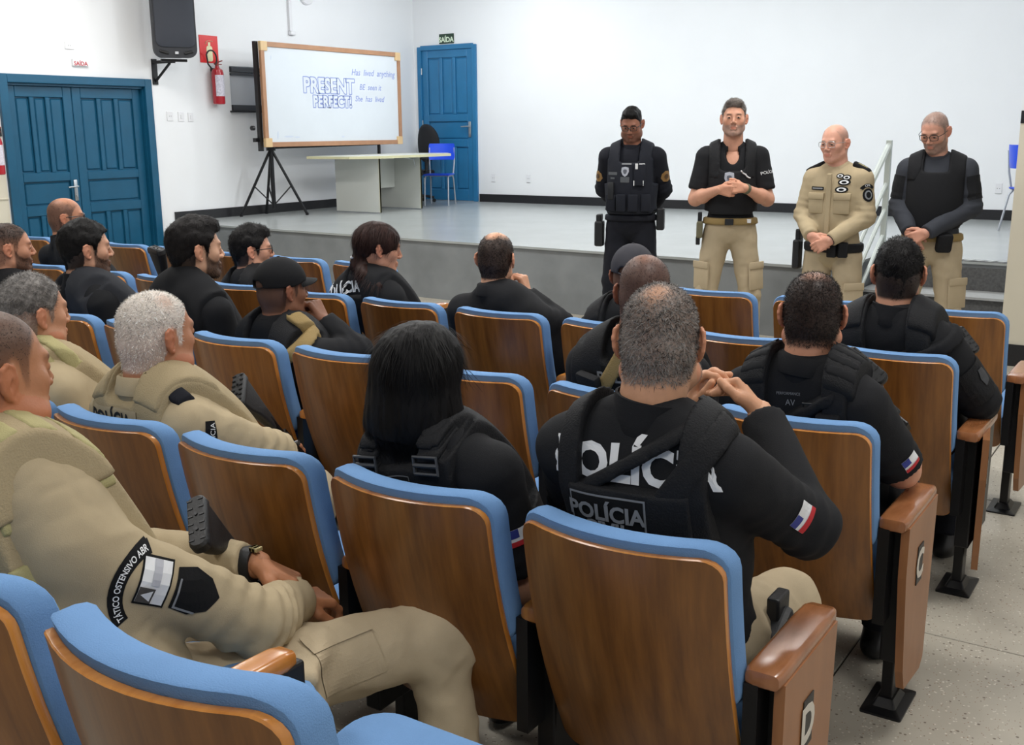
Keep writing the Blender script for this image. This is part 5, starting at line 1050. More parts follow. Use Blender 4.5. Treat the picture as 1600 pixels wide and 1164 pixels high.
for nm, pol, m_, l_ in (('flag_patch', [(-0.045, -0.032), (0.045, -0.032), (0.045, 0.032), (-0.045, 0.032)], C_BLACKPATCH, 0.002), ('flag_field', [(-0.041, -0.028), (0.041, -0.028), (0.041, 0.028), (-0.041, 0.028)], C_WHITEP, 0.003), ('flag_stripe', [(-0.005, -0.008), (0.041, -0.008), (0.041, 0.008), (-0.005, 0.008)], mat('flag_grey', srgb(178, 180, 188), 0.7), 0.004), ('flag_canton', [(-0.041, -0.004), (-0.011, -0.004), (-0.011, 0.028), (-0.041, 0.028)], mat('flag_dark', srgb(74, 70, 66), 0.7), 0.004), ('flag_triangle', [(-0.037, 0.0), (-0.015, 0.0), (-0.026, 0.022)], C_WHITEP, 0.005)):
    sp(nm, pol, 0.150, 0.014, m_, l_, rot=math.radians(8), cuts=2)
shp = [(-0.038, 0.040), (0.038, 0.040), (0.044, 0.0), (0.030, -0.035), (0.0, -0.055), (-0.030, -0.035), (-0.044, 0.0)]
sp('shield_patch', shp, 0.232, 0.022, C_BLACKPATCH, 0.002, rot=math.radians(8), cuts=2); sp('shield_line', [(-0.037, 0.034), (0.02, 0.034), (0.02, 0.030), (-0.033, 0.030), (-0.037, -0.012), (-0.041, -0.012)], 0.232, 0.022, C_GREYP, 0.0035, rot=math.radians(8), cuts=1)
mb = MB(); w_ = J['wrL']; ax = nrm(J['wrL']-J['elL']); mb.lathe([(0.030, -0.014), (0.040, -0.014), (0.042, 0), (0.040, 0.014), (0.030, 0.014)], w_-P.root-ax*0.02, ax, 20); wb_ = mb.build('wristwatch', C_GUN, P.o, smooth=True)
mb = MB()
for k in range(5): mb.box(w_-P.root-ax*0.02+A3(0.03*math.cos(k*0.5-1), 0.0, 0.042), (0.010, 0.022, 0.010), bevel=0.002)
mb.build('watch_link', mat('brass', srgb(196, 184, 138), 0.3, 0.6), P.o)
# ---------------------------------------------------------------- D4: white haired man in khaki
J = seated(-2.51, 'D', (-2.555, 1.98, 1.122), sh=0.168, elR=(-2.31, 2.17, 0.75), wrR=(-2.56, 2.43, 0.665), turn=-4)
P = figure('white haired man in khaki uniform and khaki vest, rifle at his side', (-2.555, 1.98, 1.125), -4, J, root=(-2.51, 1.95, 0), skin=(178, 124, 94), girth=1.12, sleeve_r=1.1, res=0.009, seed=14, fold=0.0055, shirt=C_KHAKI, trousers=C_TROUS, collar='fold', fw=1.05, fat=0.012, hs=1.10, nr=0.066, hres=0.0042, brow=(120, 110, 100),
    hair=dict(col=(226, 222, 214), col2=(212, 202, 194), style='full', shell=False, paint=0.86, n=9000, len=0.007, w=0.0013, lift=0.4, top=-0.4, side=0.5, fade=(-0.06, 0.04, 0.66), soft=0.012, crown=[(0.05, 0.0, 0.09, 0.03, 0.45)]), hands=[dict(k='R', fd=(-0.1, 0.9, -0.2), pn=(0, 0, -1), side=-1, curl=(35, 35, 35, 35), res=0.004)])
D4 = P; pan = vest_full(P, C_KVEST, 0.03, 0.165, 0.030, 0.115, 0.040)
for s in (-1, 1):
    pouch(P, 'vest_pouch', C_KVEST, [pan], back_at(P, s*0.07+0.0, P.L+0.058), -P.B[:, 1], P.B[:, 2], (0.085, 0.03, 0.05))
    shell(P, 'shoulder_pad', C_KVEST, 0.042, lambda a, b, c: np.maximum(np.maximum(np.abs(a-s*0.12)-0.042, (P.L-0.10)-c), np.abs(b)-0.10))
shell(P, 'epaulette', C_NAVY, 0.020, lambda a, b, c: np.maximum(np.abs(b+0.02)-0.028, np.maximum(np.maximum(0.105-a, a-0.19), P.L-0.12-c))); shell(P, 'epaulette_mark', mat('mark_yellow', srgb(208, 198, 60), 0.6), 0.0225, lambda a, b, c: np.maximum(np.abs(b+0.02)-0.012, np.maximum(np.abs(a-0.135)-0.012, P.L-0.12-c)))
decal(P, 'back_strip', [(-0.13, -0.024), (0.13, -0.024), (0.13, 0.024), (-0.13, 0.024)], back_at(P, -0.04, P.L+0.002), P.B[:, 0], P.B[:, 2], C_KHAKI, [pan], 0.003); decal(P, 'back_lettering', ('POLÍCIA', 0.055), back_at(P, -0.04, P.L+0.002), P.B[:, 0], P.B[:, 2], C_BLACKP, [pan], 0.005, bold=0.0015)
sling(P, C_KVEST, (-0.06, 0, P.L-0.12), (0.55, 0, -0.83), 0.035, 0.036, 'vest_strap', keep=lambda a, b, c: np.maximum(b, np.abs(a+0.06)-0.11))
sh, el = J['shR'], J['elR']; d = nrm(el-sh); out = nrm(A3(0.8, -0.6, 0.2)); out = nrm(out-d*np.dot(out, d)); u_ = np.cross(-d, out)
decal(P, 'arm_patch', [(-0.045, -0.022), (0.045, -0.012), (0.045, 0.022), (-0.045, 0.022)], sh+d*0.045+out*0.09, u_-d*0.3, np.cross(out, u_-d*0.3), C_BLACKPATCH, [P.shirt], 0.002, cuts=2); decal(P, 'arm_lettering', ('POLÍCIA', 0.022), sh+d*0.045+out*0.09, u_-d*0.3, np.cross(out, u_-d*0.3), C_WHITEP, [P.shirt], 0.0035)
# ---------------------------------------------------------------- D5: grey haired man in khaki further left
J = seated(-3.045, 'D', (-3.16, 1.98, 1.135), sh=0.168, turn=-6)
P = figure('grey haired man in khaki with olive shoulder webbing at left edge', (-3.16, 1.98, 1.135), -6, J, root=(-3.045, 1.95, 0), skin=(190, 138, 108), girth=1.1, sleeve_r=1.08, res=0.010, seed=15, shirt=C_KHAKI, trousers=C_TROUS, collar='high', col_mat=C_BLACK, fw=1.04, hs=1.04, fat=0.008,
    hair=dict(col=(66, 60, 58), col2=(164, 160, 156), style='full', ts=0.003, tb=0.004, tt=0.010, n=7000, len=0.012, w=0.0014, lift=0.35, paint=0.7))
vest_full(P, C_KVEST, -0.10, 0.165, 0.028, 0.115, 0.040)
for s in (-1, 1):
    for b0, b1 in ((-0.10, -0.05), (-0.035, 0.015), (0.03, 0.08)): shell(P, 'webbing', C_OLIVE, 0.040, lambda a, b, c: np.maximum(np.maximum(np.abs(a-s*0.12)-0.042, (P.L-0.10)-c), slab2(b, b0, b1)))
# ---------------------------------------------------------------- C1: dark haired man in black polo and vest
J = seated(-0.905, 'C', (-0.935, 2.97, 1.178), sh=0.160, elR=(-0.680, 3.06, 0.735), wrR=(-0.735, 3.30, 0.72))
P = figure('dark haired man in black polo and black vest, forearm on armrest', (-0.935, 2.97, 1.185), 16, J, root=(-0.905, 2.93, 0), skin=(206, 150, 122), girth=1.08, sleeve_r=1.05, res=0.009, seed=16, sleeves=(0.92, 0.92), shirt=C_BLACK, trousers=C_NAVY, collar='fold', fw=1.02, fat=0.008, ear=1.05, nr=0.062, hres=0.0042,
    hair=dict(col=(18, 15, 15), col2=(40, 32, 30), style='full', shell=False, paint=0.96, n=8000, len=0.010, w=0.0014, lift=0.4, crown=[(0.0, -0.03, 0.118, 0.042, 0.40)], fade=(-0.085, -0.06, 0.5)), hands=[dict(k='R', fd=(-0.4, 0.9, -0.1), pn=(0, 0, -1), side=1, res=0.005)])
pan = vest_full(P, C_VEST, -0.10, 0.145, 0.030, 0.115, 0.034)
for s in (-1, 1):
    shell(P, 'shoulder_pad', C_VEST, 0.042, lambda a, b, c: np.maximum(np.maximum(np.abs(a-s*0.125)-0.042, (P.L-0.10)-c), np.abs(b+0.01)-0.10))
    for b0 in (-0.07, -0.03, 0.01, 0.05): shell(P, 'pad_strip', C_BLACK, 0.0455, lambda a, b, c: np.maximum(np.maximum(np.abs(a-s*0.125)-0.040, (P.L-0.10)-c), np.abs(b-b0)-0.016))
shell(P, 'loose_strap', C_VEST, 0.046, lambda a, b, c: np.maximum(np.abs(a-0.10)-0.034, np.maximum(np.maximum(P.L-0.165-c, c-(P.L-0.04)), b+0.04)))
sling(P, C_VEST, (0.02, 0, P.L-0.055), (0.5, 0, -0.85), 0.030, 0.036, 'sling_strap', keep=lambda a, b, c: np.maximum(b, np.abs(a-0.02)-0.10))
q, nn = surf_at(P, [pan, P.shirt], back_at(P, 0.05, P.L-0.038), -P.B[:, 1]); q = q-P.root+nn*0.016; mb = MB(); mb.tube([q+P.B @ A3(*t) for t in ((-0.02, 0, -0.012), (-0.02, 0, 0.012), (0.02, 0, 0.012), (0.02, 0, -0.012), (-0.02, 0, -0.012))], 0.003, 6); mb.build('strap_buckle', C_GUN, P.o)
decal(P, 'small_lettering', ('PERFORMANCE', 0.010), back_at(P, -0.02, P.L-0.012), P.B[:, 0], P.B[:, 2], C_GREYP, [P.shirt], 0.002); decal(P, 'small_lettering', ('AV', 0.022), back_at(P, -0.015, P.L-0.035), P.B[:, 0], P.B[:, 2], C_GREYP, [P.shirt], 0.002)
flag(P, 'R', 0.20, 0.028)
# ---------------------------------------------------------------- C2: brown shaved head, black tactical vest, tan sling
J = seated(-1.44, 'C', (-1.465, 2.97, 1.202), sh=0.165)
P = figure('man with shaved brown head in black tactical vest with tan sling', (-1.465, 2.97, 1.205), 18, J, root=(-1.44, 2.93, 0), skin=(150, 104, 82), girth=1.1, sleeve_r=1.05, res=0.009, seed=17, shirt=C_BLACK, trousers=C_NAVY, collar='high', fw=1.04, nr=0.064,
    hair=dict(col=(44, 36, 36), col2=(78, 66, 64), style='full', shell=False, paint=0.78, n=5000, len=0.005, w=0.0012, lift=0.4, crown=[(0.0, -0.03, 0.11, 0.045, 0.5)]))
pan = vest_full(P, C_VEST, 0.0, 0.19, 0.040, 0.115, 0.042)
pouch(P, 'vest_pouch', C_VEST, [pan], back_at(P, -0.13, P.L-0.07), -P.B[:, 1]-P.B[:, 0]*0.5, P.B[:, 2], (0.09, 0.03, 0.10)); pouch(P, 'vest_pouch', C_VEST, [pan], back_at(P, -0.13, P.L-0.15), -P.B[:, 1]-P.B[:, 0]*0.5, P.B[:, 2], (0.10, 0.03, 0.05))
decal(P, 'patch_field', [(-0.10, -0.035), (0.10, -0.035), (0.10, 0.035), (-0.10, 0.035)], back_at(P, 0.03, P.L-0.035), P.B[:, 0], P.B[:, 2], C_BLACKPATCH, [pan], 0.002); decal(P, 'patch_lettering', ('POLÍCIA', 0.045), back_at(P, 0.0, P.L-0.030), P.B[:, 0], P.B[:, 2], C_GREYP, [pan], 0.004, bold=0.0015); decal(P, 'patch_lettering', ('TI-PM', 0.075), back_at(P, 0.04, P.L-0.105), P.B[:, 0], P.B[:, 2], C_GREYP, [pan], 0.004, bold=0.001)
sling(P, C_TAN, (-0.075, 0, P.L-0.08), (0.82, 0, -0.57), 0.046, 0.062, keep=lambda a, b, c: b-0.05)
# ---------------------------------------------------------------- C5: man in a black cap with a tan sling, chin on fist
J = seated(-3.045, 'C', (-3.045, 2.97, 1.090), sh=0.165, elR=(-2.80, 3.12, 0.84), wrR=(-2.955, 3.10, 0.955), turn=-8)
P = figure('man in black cap with tan sling resting chin on fist', (-3.045, 2.97, 1.095), -14, J, root=(-3.045, 2.93, 0), skin=(138, 94, 72), girth=1.0, res=0.010, seed=18, shirt=C_BLACK, trousers=C_NAVY, collar='high', hs=0.98,
    hair=dict(col=(30, 26, 26), style='full', shell=False, paint=0.7, n=0), hands=[dict(k='R', fd=(-0.45, -0.15, 0.85), pn=(-0.75, -0.1, -0.4), side=-1, curl=(65, 68, 70, 72), thumb=(0.6, 0.4, 0.5), res=0.0045)])
cap_hat(P, C_CAPCLOTH); vest_full(P, C_VEST, -0.09, 0.18, 0.034, 0.115, 0.045)
sling(P, C_TAN, (0.0, 0, P.L-0.075), (0.40, 0, -0.92), 0.045, 0.046, keep=lambda a, b, c: b-0.06); shell(P, 'rolled_webbing', C_TAN, 0.058, lambda a, b, c: np.maximum(np.abs(a-0.135)-0.03, np.maximum(P.L-0.13-c, np.abs(b-0.03)-0.035)))
# ---------------------------------------------------------------- C6: bearded man with thick dark hair
J = seated(-3.58, 'C', (-3.55, 2.98, 1.220), sh=0.165, turn=-8)
P = figure('bearded man with thick dark hair in black jacket with folded hood', (-3.545, 2.98, 1.225), -22, J, root=(-3.58, 2.93, 0), skin=(208, 162, 134), girth=1.08, sleeve_r=1.05, res=0.010, seed=19, shirt=C_BLACK, trousers=C_NAVY, collar='high', hs=1.03, beard=((30, 24, 22), 0.8, 1200),
    hair=dict(col=(18, 16, 17), col2=(34, 30, 30), style='full', ts=0.010, tb=0.016, tt=0.022, n=4000, len=0.016, w=0.0022, lift=0.15, quiff=0.032))
shell(P, 'hood', C_BLACK, 0.050, lambda a, b, c: np.maximum(np.maximum(P.L-0.14-c, np.abs(a)-0.20), b-0.03), res_noise=0.004); shell(P, 'hood_edge', C_VEST, 0.056, lambda a, b, c: np.maximum(np.maximum(P.L-0.16-c, c-(P.L-0.12)), np.maximum(np.abs(a)-0.17, b)))
# ---------------------------------------------------------------- C7: dark haired man in a black vest
J = seated(-4.15, 'C', (-4.305, 2.98, 1.182), sh=0.165, turn=-8)
P = figure('man with close dark hair and short beard in black vest, near left edge', (-4.29, 2.98, 1.188), -22, J, root=(-4.15, 2.93, 0), skin=(196, 148, 122), girth=1.05, sleeve_r=1.05, res=0.011, seed=20, shirt=C_BLACK, trousers=C_NAVY, collar='high', hs=1.03, beard=((30, 24, 22), 0.75, 900),
    hair=dict(col=(15, 14, 15), col2=(26, 24, 24), style='full', ts=0.008, tb=0.014, tt=0.018, n=3000, len=0.012, w=0.0022, lift=0.2))
pan = vest_full(P, C_CHAR, -0.07, 0.19, 0.034, 0.12, 0.045); decal(P, 'patch_lettering', ('POLÍCIA', 0.07), back_at(P, -0.05, P.L-0.075), P.B[:, 0], P.B[:, 2], mat('dark_grey_print', srgb(78, 82, 86), 0.7), [pan], 0.003)
# ---------------------------------------------------------------- C8: profile man at the far left edge
J = seated(-4.75, 'C', (-4.90, 2.98, 1.155), sh=0.16, turn=-8)
figure('man with faded haircut and beard in profile, cropped by left edge', (-4.90, 2.98, 1.160), -26, J, root=(-4.65, 2.93, 0), skin=(190, 136, 108), res=0.011, seed=21, shirt=C_BLACK, trousers=C_NAVY, collar='high', hs=1.02, beard=((34, 28, 26), 0.75, 900),
    hair=dict(col=(20, 18, 18), style='full', shell=False, paint=0.9, n=3500, len=0.008, w=0.0016, fade=(-0.02, 0.06, 0.3)))
# ---------------------------------------------------------------- B1: dark haired man by the aisle
J = seated(-0.905, 'B', (-0.945, 3.97, 1.178), sh=0.168, elR=(-0.650, 4.05, 0.73), wrR=(-0.74, 4.30, 0.70))
P = figure('man with short black hair in black long sleeved uniform at second row aisle', (-0.945, 3.97, 1.185), 14, J, root=(-0.905, 3.93, 0), skin=(200, 148, 122), girth=1.12, sleeve_r=1.15, res=0.010, seed=22, shirt=C_BLACK, trousers=C_NAVY, collar='high', fw=1.02, ear=1.1, nr=0.062,
    hair=dict(col=(13, 12, 13), col2=(24, 22, 23), style='full', shell=True, ts=0.004, tb=0.006, tt=0.012, n=6000, len=0.012, w=0.0018, lift=0.35), hands=[dict(k='R', fd=(-0.4, 0.9, -0.1), pn=(0, 0, -1), side=1, res=0.006)])
pan = vest_full(P, C_VEST, -0.09, 0.185, 0.036, 0.115, 0.042); [shell(P, 'shoulder_pad', C_VEST, 0.050, lambda a, b, c: np.maximum(np.maximum(np.abs(a-s_*0.125)-0.045, (P.L-0.10)-c), np.abs(b+0.01)-0.10)) for s_ in (-1, 1)]
sling(P, C_BLACK, (0.05, 0, P.L-0.085), (0.28, 0, -0.96), 0.045, 0.046, keep=lambda a, b, c: b)
sh, el = J['shR'], J['elR']; d = nrm(el-sh); out = nrm(A3(0.85, -0.5, 0.1)); out = nrm(out-d*np.dot(out, d)); u_ = np.cross(-d, out)
decal(P, 'sleeve_pocket', [(-0.06, -0.075), (0.06, -0.075), (0.06, 0.075), (-0.06, 0.075)], sh+d*0.17+out*0.1, u_, -d, C_VEST, [P.shirt], 0.006); decal(P, 'sleeve_emblem', [(-0.015, -0.035), (0.012, -0.03), (0.02, 0.0), (0.014, 0.03), (-0.01, 0.036), (-0.02, 0.0)], sh+d*0.16+out*0.1+u_*0.02, u_, -d, mat('emblem_grey', srgb(58, 60, 64), 0.6), [P.shirt], 0.009)
# ---------------------------------------------------------------- B3: man in dark cap, mostly hidden
J = seated(-1.975, 'B', (-2.015, 3.97, 1.098), sh=0.16)
P = figure('man in charcoal cap mostly hidden behind shaved brown head', (-2.015, 3.97, 1.105), 12, J, root=(-1.975, 3.93, 0), skin=(160, 112, 88), res=0.012, seed=23, shirt=C_BLACK, trousers=C_NAVY, collar='high', hair=dict(col=(30, 26, 26), style='full', shell=False, paint=0.7, n=0))
cap_hat(P, C_CAPGREY); vest_full(P, C_VEST, -0.09, 0.18, 0.032); [shell(P, 'shoulder_pad', C_VEST, 0.046, lambda a, b, c: np.maximum(np.maximum(np.abs(a-s_*0.125)-0.045, (P.L-0.10)-c), np.abs(b+0.01)-0.10)) for s_ in (-1, 1)]
# ---------------------------------------------------------------- B4: balding man, hand at his chin
J = seated(-2.51, 'B', (-2.70, 3.97, 1.130), sh=0.158, elR=(-2.46, 4.12, 0.83), wrR=(-2.625, 4.10, 0.955))
P = figure('balding man with dark hair holding his hand to his chin', (-2.705, 3.97, 1.135), 14, J, root=(-2.51, 3.93, 0), skin=(216, 164, 134), res=0.011, seed=24, shirt=C_BLACK, trousers=C_NAVY, collar='fold', fw=0.98, nr=0.055,
    hair=dict(col=(24, 20, 20), style='full', shell=False, paint=0.95, n=4000, len=0.008, w=0.002, lift=0.25, crown=[(0.0, 0.0, 0.118, 0.062, 1.0), (0.0, -0.055, 0.10, 0.03, 0.9), (0, 0.06, 0.09, 0.05, 1.0)]), hands=[dict(k='R', fd=(-0.25, -0.1, 0.95), pn=(-0.8, -0.1, -0.3), side=-1, curl=(55, 58, 60, 62), thumb=(0.6, 0.5, 0.3), res=0.005)])
decal(P, 'back_lettering', ('POLÍCIA', 0.085), back_at(P, 0.0, P.L-0.088), P.B[:, 0], P.B[:, 2], C_WHITEP, [P.shirt], 0.002, bold=0.003)
MB().lathe([(0.030, -0.010), (0.036, -0.008), (0.036, 0.008), (0.030, 0.010)], J['wrR']-P.root-A3(0, 0, 0.03), nrm(J['wrR']-J['elR']), 16).build('wristwatch', mat('gold_watch', srgb(170, 140, 90), 0.35, 0.6), P.o, smooth=True)
# ---------------------------------------------------------------- B6: woman with brown tied hair
J = seated(-3.36, 'B', (-3.46, 3.98, 1.150), sh=0.152, turn=-6)
def pony(f):
    f.add(Ell(CRAN.c+A3(0, -0.01, 0.0), CRAN.r+A3(0.016, 0.020, 0.014)), 0.01); f.add(Cap((-0.01, -0.07, -0.03), (-0.02, -0.09, -0.09), 0.055, 0.04), 0.04); f.add(Cap((-0.01, -0.085, -0.08), (0.05, -0.075, -0.13), 0.042, 0.035), 0.03); f.add(Cap((0.05, -0.075, -0.13), (0.14, -0.02, -0.17), 0.035, 0.02), 0.03)
    g = f.g(); f.A = np.maximum(f.A, -Ell((0, 0.125, -0.035), (0.075, 0.085, 0.105))(*g)).astype(np.float32); f.A += (0.002*wob((g[0], g[1], g[2]*0.2), 3, 150, 2)).astype(np.float32); return f
P = figure('woman with brown hair in a low clip, wearing black police shirt', (-3.40, 3.98, 1.142), -38, J, pitch=8, root=(-3.37, 3.93, 0), skin=(206, 150, 124), girth=0.95, sleeve_r=1.0, res=0.011, seed=25, shirt=C_BLACK, trousers=C_NAVY, collar='shirt', nr=0.05, hair=dict(col=(56, 36, 32), style='none', custom=pony, n2=3000, len2=0.07, paint=0, n=0))
B6 = P; vest_full(P, C_BLACK, -0.03, 0.17, 0.022, 0.11, 0.05); decal(P, 'back_lettering', ('POLÍCIA', 0.066), back_at(P, -0.085, P.L+0.014), P.B[:, 0], P.B[:, 2], C_WHITEP, [P.shirt]+[c for c in P.o.children if c.name.startswith('vest')], 0.002, bold=0.0025)
T_ = lambda v: (np.asarray(v, float)) @ P.S['HM'].T+P.S['head']-P.root
MB().tube(T_([(-0.055, -0.105, -0.045), (-0.03, -0.128, -0.055), (0.005, -0.132, -0.06)]), 0.008, 6, flat=0.5).build('hair_clip', mat('clip_silver', srgb(200, 200, 205), 0.3, 0.6), P.o)
# ---------------------------------------------------------------- B8: young man with glasses
J = seated(-4.20, 'B', (-4.29, 3.98, 1.080), sh=0.158, turn=-8)
P = figure('young man with black glasses and short dark hair in black shirt', (-4.29, 3.98, 1.087), -36, J, root=(-4.20, 3.93, 0), skin=(206, 152, 126), res=0.012, seed=26, shirt=C_BLACK, trousers=C_NAVY, collar='shirt', hair=dict(col=(18, 17, 18), col2=(32, 30, 30), style='full', ts=0.008, tb=0.012, tt=0.024, n=3000, len=0.018, w=0.0024, lift=0.2, quiff=0.03))
glasses(P.o, P.S, r=0.0026, lens=False); vest_full(P, C_VEST, -0.08, 0.17, 0.03)
# ---------------------------------------------------------------- B9: bald man by the blue door
J = seated(-5.72, 'B', (-5.90, 3.98, 1.195), sh=0.165, turn=-10)
P = figure('bald man in black jacket at far left before the blue double door', (-5.90, 3.98, 1.200), -34, J, root=(-5.72, 3.93, 0), skin=(198, 140, 110), girth=1.05, res=0.012, seed=27, shirt=C_BLACK, trousers=C_NAVY, collar='high', hair=dict(col=(60, 48, 44), style='full', shell=False, paint=0.75, n=1500, len=0.005, w=0.002, crown=[(0.0, 0.0, 0.118, 0.085, 1.0), (0, 0.06, 0.09, 0.07, 1.0)])); glasses(P.o, P.S, r=0.0025, lens=False)

# ================================================================ STANDING SPEAKERS
def standing(x, y, yaw, hz, head_off=(0, 0.02), s=1.0, sh=0.20, el=None, wr=None, stance=0.12):
    Q = Rz(yaw); W = lambda a, b, c: A3(x, y, 0)+Q @ A3(a, b, 0)+A3(0, 0, c); J = dict(pel=W(0, 0, 0.97*s), neck=W(0, 0.0, 1.505*s))
    for sg, k in ((-1, 'L'), (1, 'R')):
        J['sh'+k] = W(sg*sh, -0.01, 1.445*s); e = el[0 if sg < 0 else 1]; w_ = wr[0 if sg < 0 else 1]; J['el'+k] = W(*e); J['wr'+k] = W(*w_)
        J['hip'+k] = W(sg*0.09, 0, 0.93*s); J['knee'+k] = W(sg*stance*1.05, 0.02, 0.51*s); J['ank'+k] = W(sg*stance*1.2, -0.02, 0.09*s)
    return J, W, Q
def belt(P, m, z, h=0.024, d=0.024, name='belt'): return shell(P, name, m, d, lambda a, b, c: np.abs(c-z)-h)
# man with arms behind his back
J, W, Q = standing(-3.835, 7.5, 198, 1.74, s=1.03, sh=0.182, el=((-0.235, -0.10, 1.24), (0.235, -0.10, 1.24)), wr=((-0.08, -0.22, 1.02), (0.08, -0.21, 1.04)), stance=0.135)
P = figure('standing man in dark uniform and glasses with hands behind his back', W(0, 0.045, 1.738), 196, J, pitch=22, root=(-3.835, 7.5, 0), skin=(152, 104, 84), girth=1.05, sleeve_r=1.05, res=0.011, seed=31, shirt=C_NAVY, trousers=C_NAVY, collar='high', waist=0.04, fat=0.004, fw=1.02, beard=((32, 26, 26), 0.45, 0), body_yaw=198, nr=0.064,
    hair=dict(col=(14, 13, 14), col2=(24, 22, 22), style='full', ts=0.001, tb=0.003, tt=0.016, n=3000, len=0.008, w=0.002, quiff=0.022), hands=[dict(k='L', fd=(0.3, 0.2, -0.9), pn=(0, -1, 0), side=1, res=0.006), dict(k='R', fd=(-0.3, 0.2, -0.9), pn=(0, -1, 0), side=-1, res=0.006)]); glasses(P.o, P.S, r=0.0026, lens=False)
M_NV = cloth('dark_navy_vest', (28, 31, 40), 0.75, (200, 0.5)); pan = vest_full(P, M_NV, -0.10, 0.175, 0.040, 0.12, 0.045, lo=0.06)
Fr = Q @ A3(0, 1, 0)
def fp(a, c, b=0.2): return P.J['pel']+P.B @ A3(a, b, c)
U_, V_ = -P.B[:, 0], P.B[:, 2]     # seen from the front
badge = [(-0.027, 0.03), (0.0, 0.036), (0.027, 0.03), (0.03, 0.0), (0.018, -0.026), (0, -0.038), (-0.018, -0.026), (-0.03, 0.0)]
def fd(name, poly, a, c, m, lift=0.003, **k): return decal(P, name, poly, fp(a, c), U_, V_, m, [pan], lift, **k)
M_SILVER = mat('silver_badge', srgb(172, 176, 186), 0.4, 0.3); M_BRASSP = mat('bronze_badge', srgb(150, 116, 70), 0.5, 0.2)
fd('badge', badge, 0.025, 0.385, M_SILVER, cuts=1); fd('badge_emblem', [(x*0.5, y*0.5) for x, y in badge], 0.025, 0.385, mat('badge_dark', srgb(84, 88, 98), 0.5), 0.005, cuts=1)
fd('name_strip', rrect(0.075, 0.010, 0.002, 1), 0.015, 0.442, C_GREYP, cuts=1); fd('name_tape', rrect(0.075, 0.022, 0.002, 1), 0.125, 0.37, mat('dark_grey_print', srgb(78, 82, 86), 0.7), cuts=1); fd('name_tape', rrect(0.035, 0.014, 0.002, 1), 0.125, 0.335, MATS['dark_grey_print'], cuts=1); fd('flag_patch', rrect(0.07, 0.042, 0.003, 1), 0.025, 0.325, MATS['dark_grey_print'], cuts=1)
pouch(P, 'radio_pouch', M_NV, [pan], fp(-0.085, 0.36), Fr, V_, (0.085, 0.035, 0.16)); 
for a_, w_ in ((-0.065, 0.02), (-0.095, 0.025), (-0.115, 0.022)): MB().box(surf_at(P, [pan], fp(a_, 0.425), Fr)[0]-P.root+Fr*0.032, (w_, 0.008, 0.042), rot=Rz(198), bevel=0.002).build('white_marking', C_WHITEP, P.o)
for a_ in (-0.05, -0.118): MB().box(surf_at(P, [pan], fp(a_, 0.30), Fr)[0]-P.root+Fr*0.034, (0.007, 0.008, 0.038), rot=Rz(198), bevel=0.002).build('white_marking', C_WHITEP, P.o)
for a_ in (-0.13, -0.04, 0.05, 0.13): pouch(P, 'magazine_pouch', M_NV, [pan], fp(a_, 0.15), Fr, V_, (0.075, 0.035, 0.13))
pouch(P, 'radio', C_GUN, [pan], fp(0.13, 0.24), Fr, V_, (0.05, 0.035, 0.13)); belt(P, C_NAVY, 0.03)
for k, s in (('L', -1), ('R', 1)):
    sh, el = J['sh'+k], J['el'+k]; d = nrm(el-sh); out = nrm(Fr*0.75+P.B[:, 0]*s*0.75); out = nrm(out-d*np.dot(out, d)); u_ = np.cross(-d, out); oct_ = [(0.045*math.cos(t), 0.045*math.sin(t)) for t in np.linspace(0, 2*math.pi, 9)[:-1]]
    decal(P, 'arm_badge', oct_, sh+d*0.15+out*0.1, u_, -d, M_BRASSP, [P.shirt], 0.004, cuts=1); decal(P, 'arm_badge_emblem', [(x*0.45, y*0.45) for x, y in oct_], sh+d*0.15+out*0.1, u_, -d, mat('badge_brown', srgb(82, 60, 40), 0.5), [P.shirt], 0.007, cuts=1)
MB().box(W(0.245, 0.02, 0.90)-P.root, (0.07, 0.09, 0.20), rot=Rz(198), bevel=0.015).build('holster', C_GUN, P.o); MB().box(W(0.25, 0.0, 1.02)-P.root, (0.04, 0.10, 0.06), rot=Rz(198), bevel=0.01).build('pistol_grip', C_GUN, P.o); MB().box(W(-0.235, 0.03, 1.02)-P.root, (0.06, 0.07, 0.17), rot=Rz(198), bevel=0.012).build('belt_pouch', C_GUN, P.o)
# man in black polo with hands joined at his belly
J, W, Q = standing(-2.935, 7.3, 203, 1.77, s=1.035, sh=0.176, el=((-0.252, 0.03, 1.205), (0.252, 0.03, 1.205)), wr=((-0.085, 0.235, 1.295), (0.09, 0.245, 1.285)), stance=0.15)
P = figure('standing man in black polo with hands joined at his chest', W(0, 0.035, 1.768), 201, J, pitch=-2, root=(-2.935, 7.3, 0), skin=(208, 154, 128), girth=1.0, sleeve_r=1.0, res=0.011, seed=32, neck_cut=[Ell(W(0, 0.10, 1.535), (0.05, 0.075, 0.085), Rz(203))], sleeves=(0.80, 0.80), shirt=C_BLACK, trousers=C_TROUS, collar='fold', waist=0.055, fw=1.03, hs=1.04, beard=((140, 128, 122), 0.5, 900), body_yaw=203, nr=0.062, brow=(70, 55, 46),
    hair=dict(col=(92, 82, 76), col2=(130, 122, 116), style='full', ts=0.003, tb=0.004, tt=0.014, n=3000, len=0.012, w=0.002, lift=0.4, quiff=0.02),
    hands=[dict(k='L', fd=Q @ A3(0.85, 0.35, 0.05), pn=Q @ A3(0.1, -0.9, -0.2), side=1, curl=(42, 45, 48, 50), res=0.005), dict(k='R', fd=Q @ A3(-0.9, 0.25, -0.12), pn=Q @ A3(-0.1, -0.9, 0.1), side=-1, curl=(28, 32, 36, 40), res=0.005)])
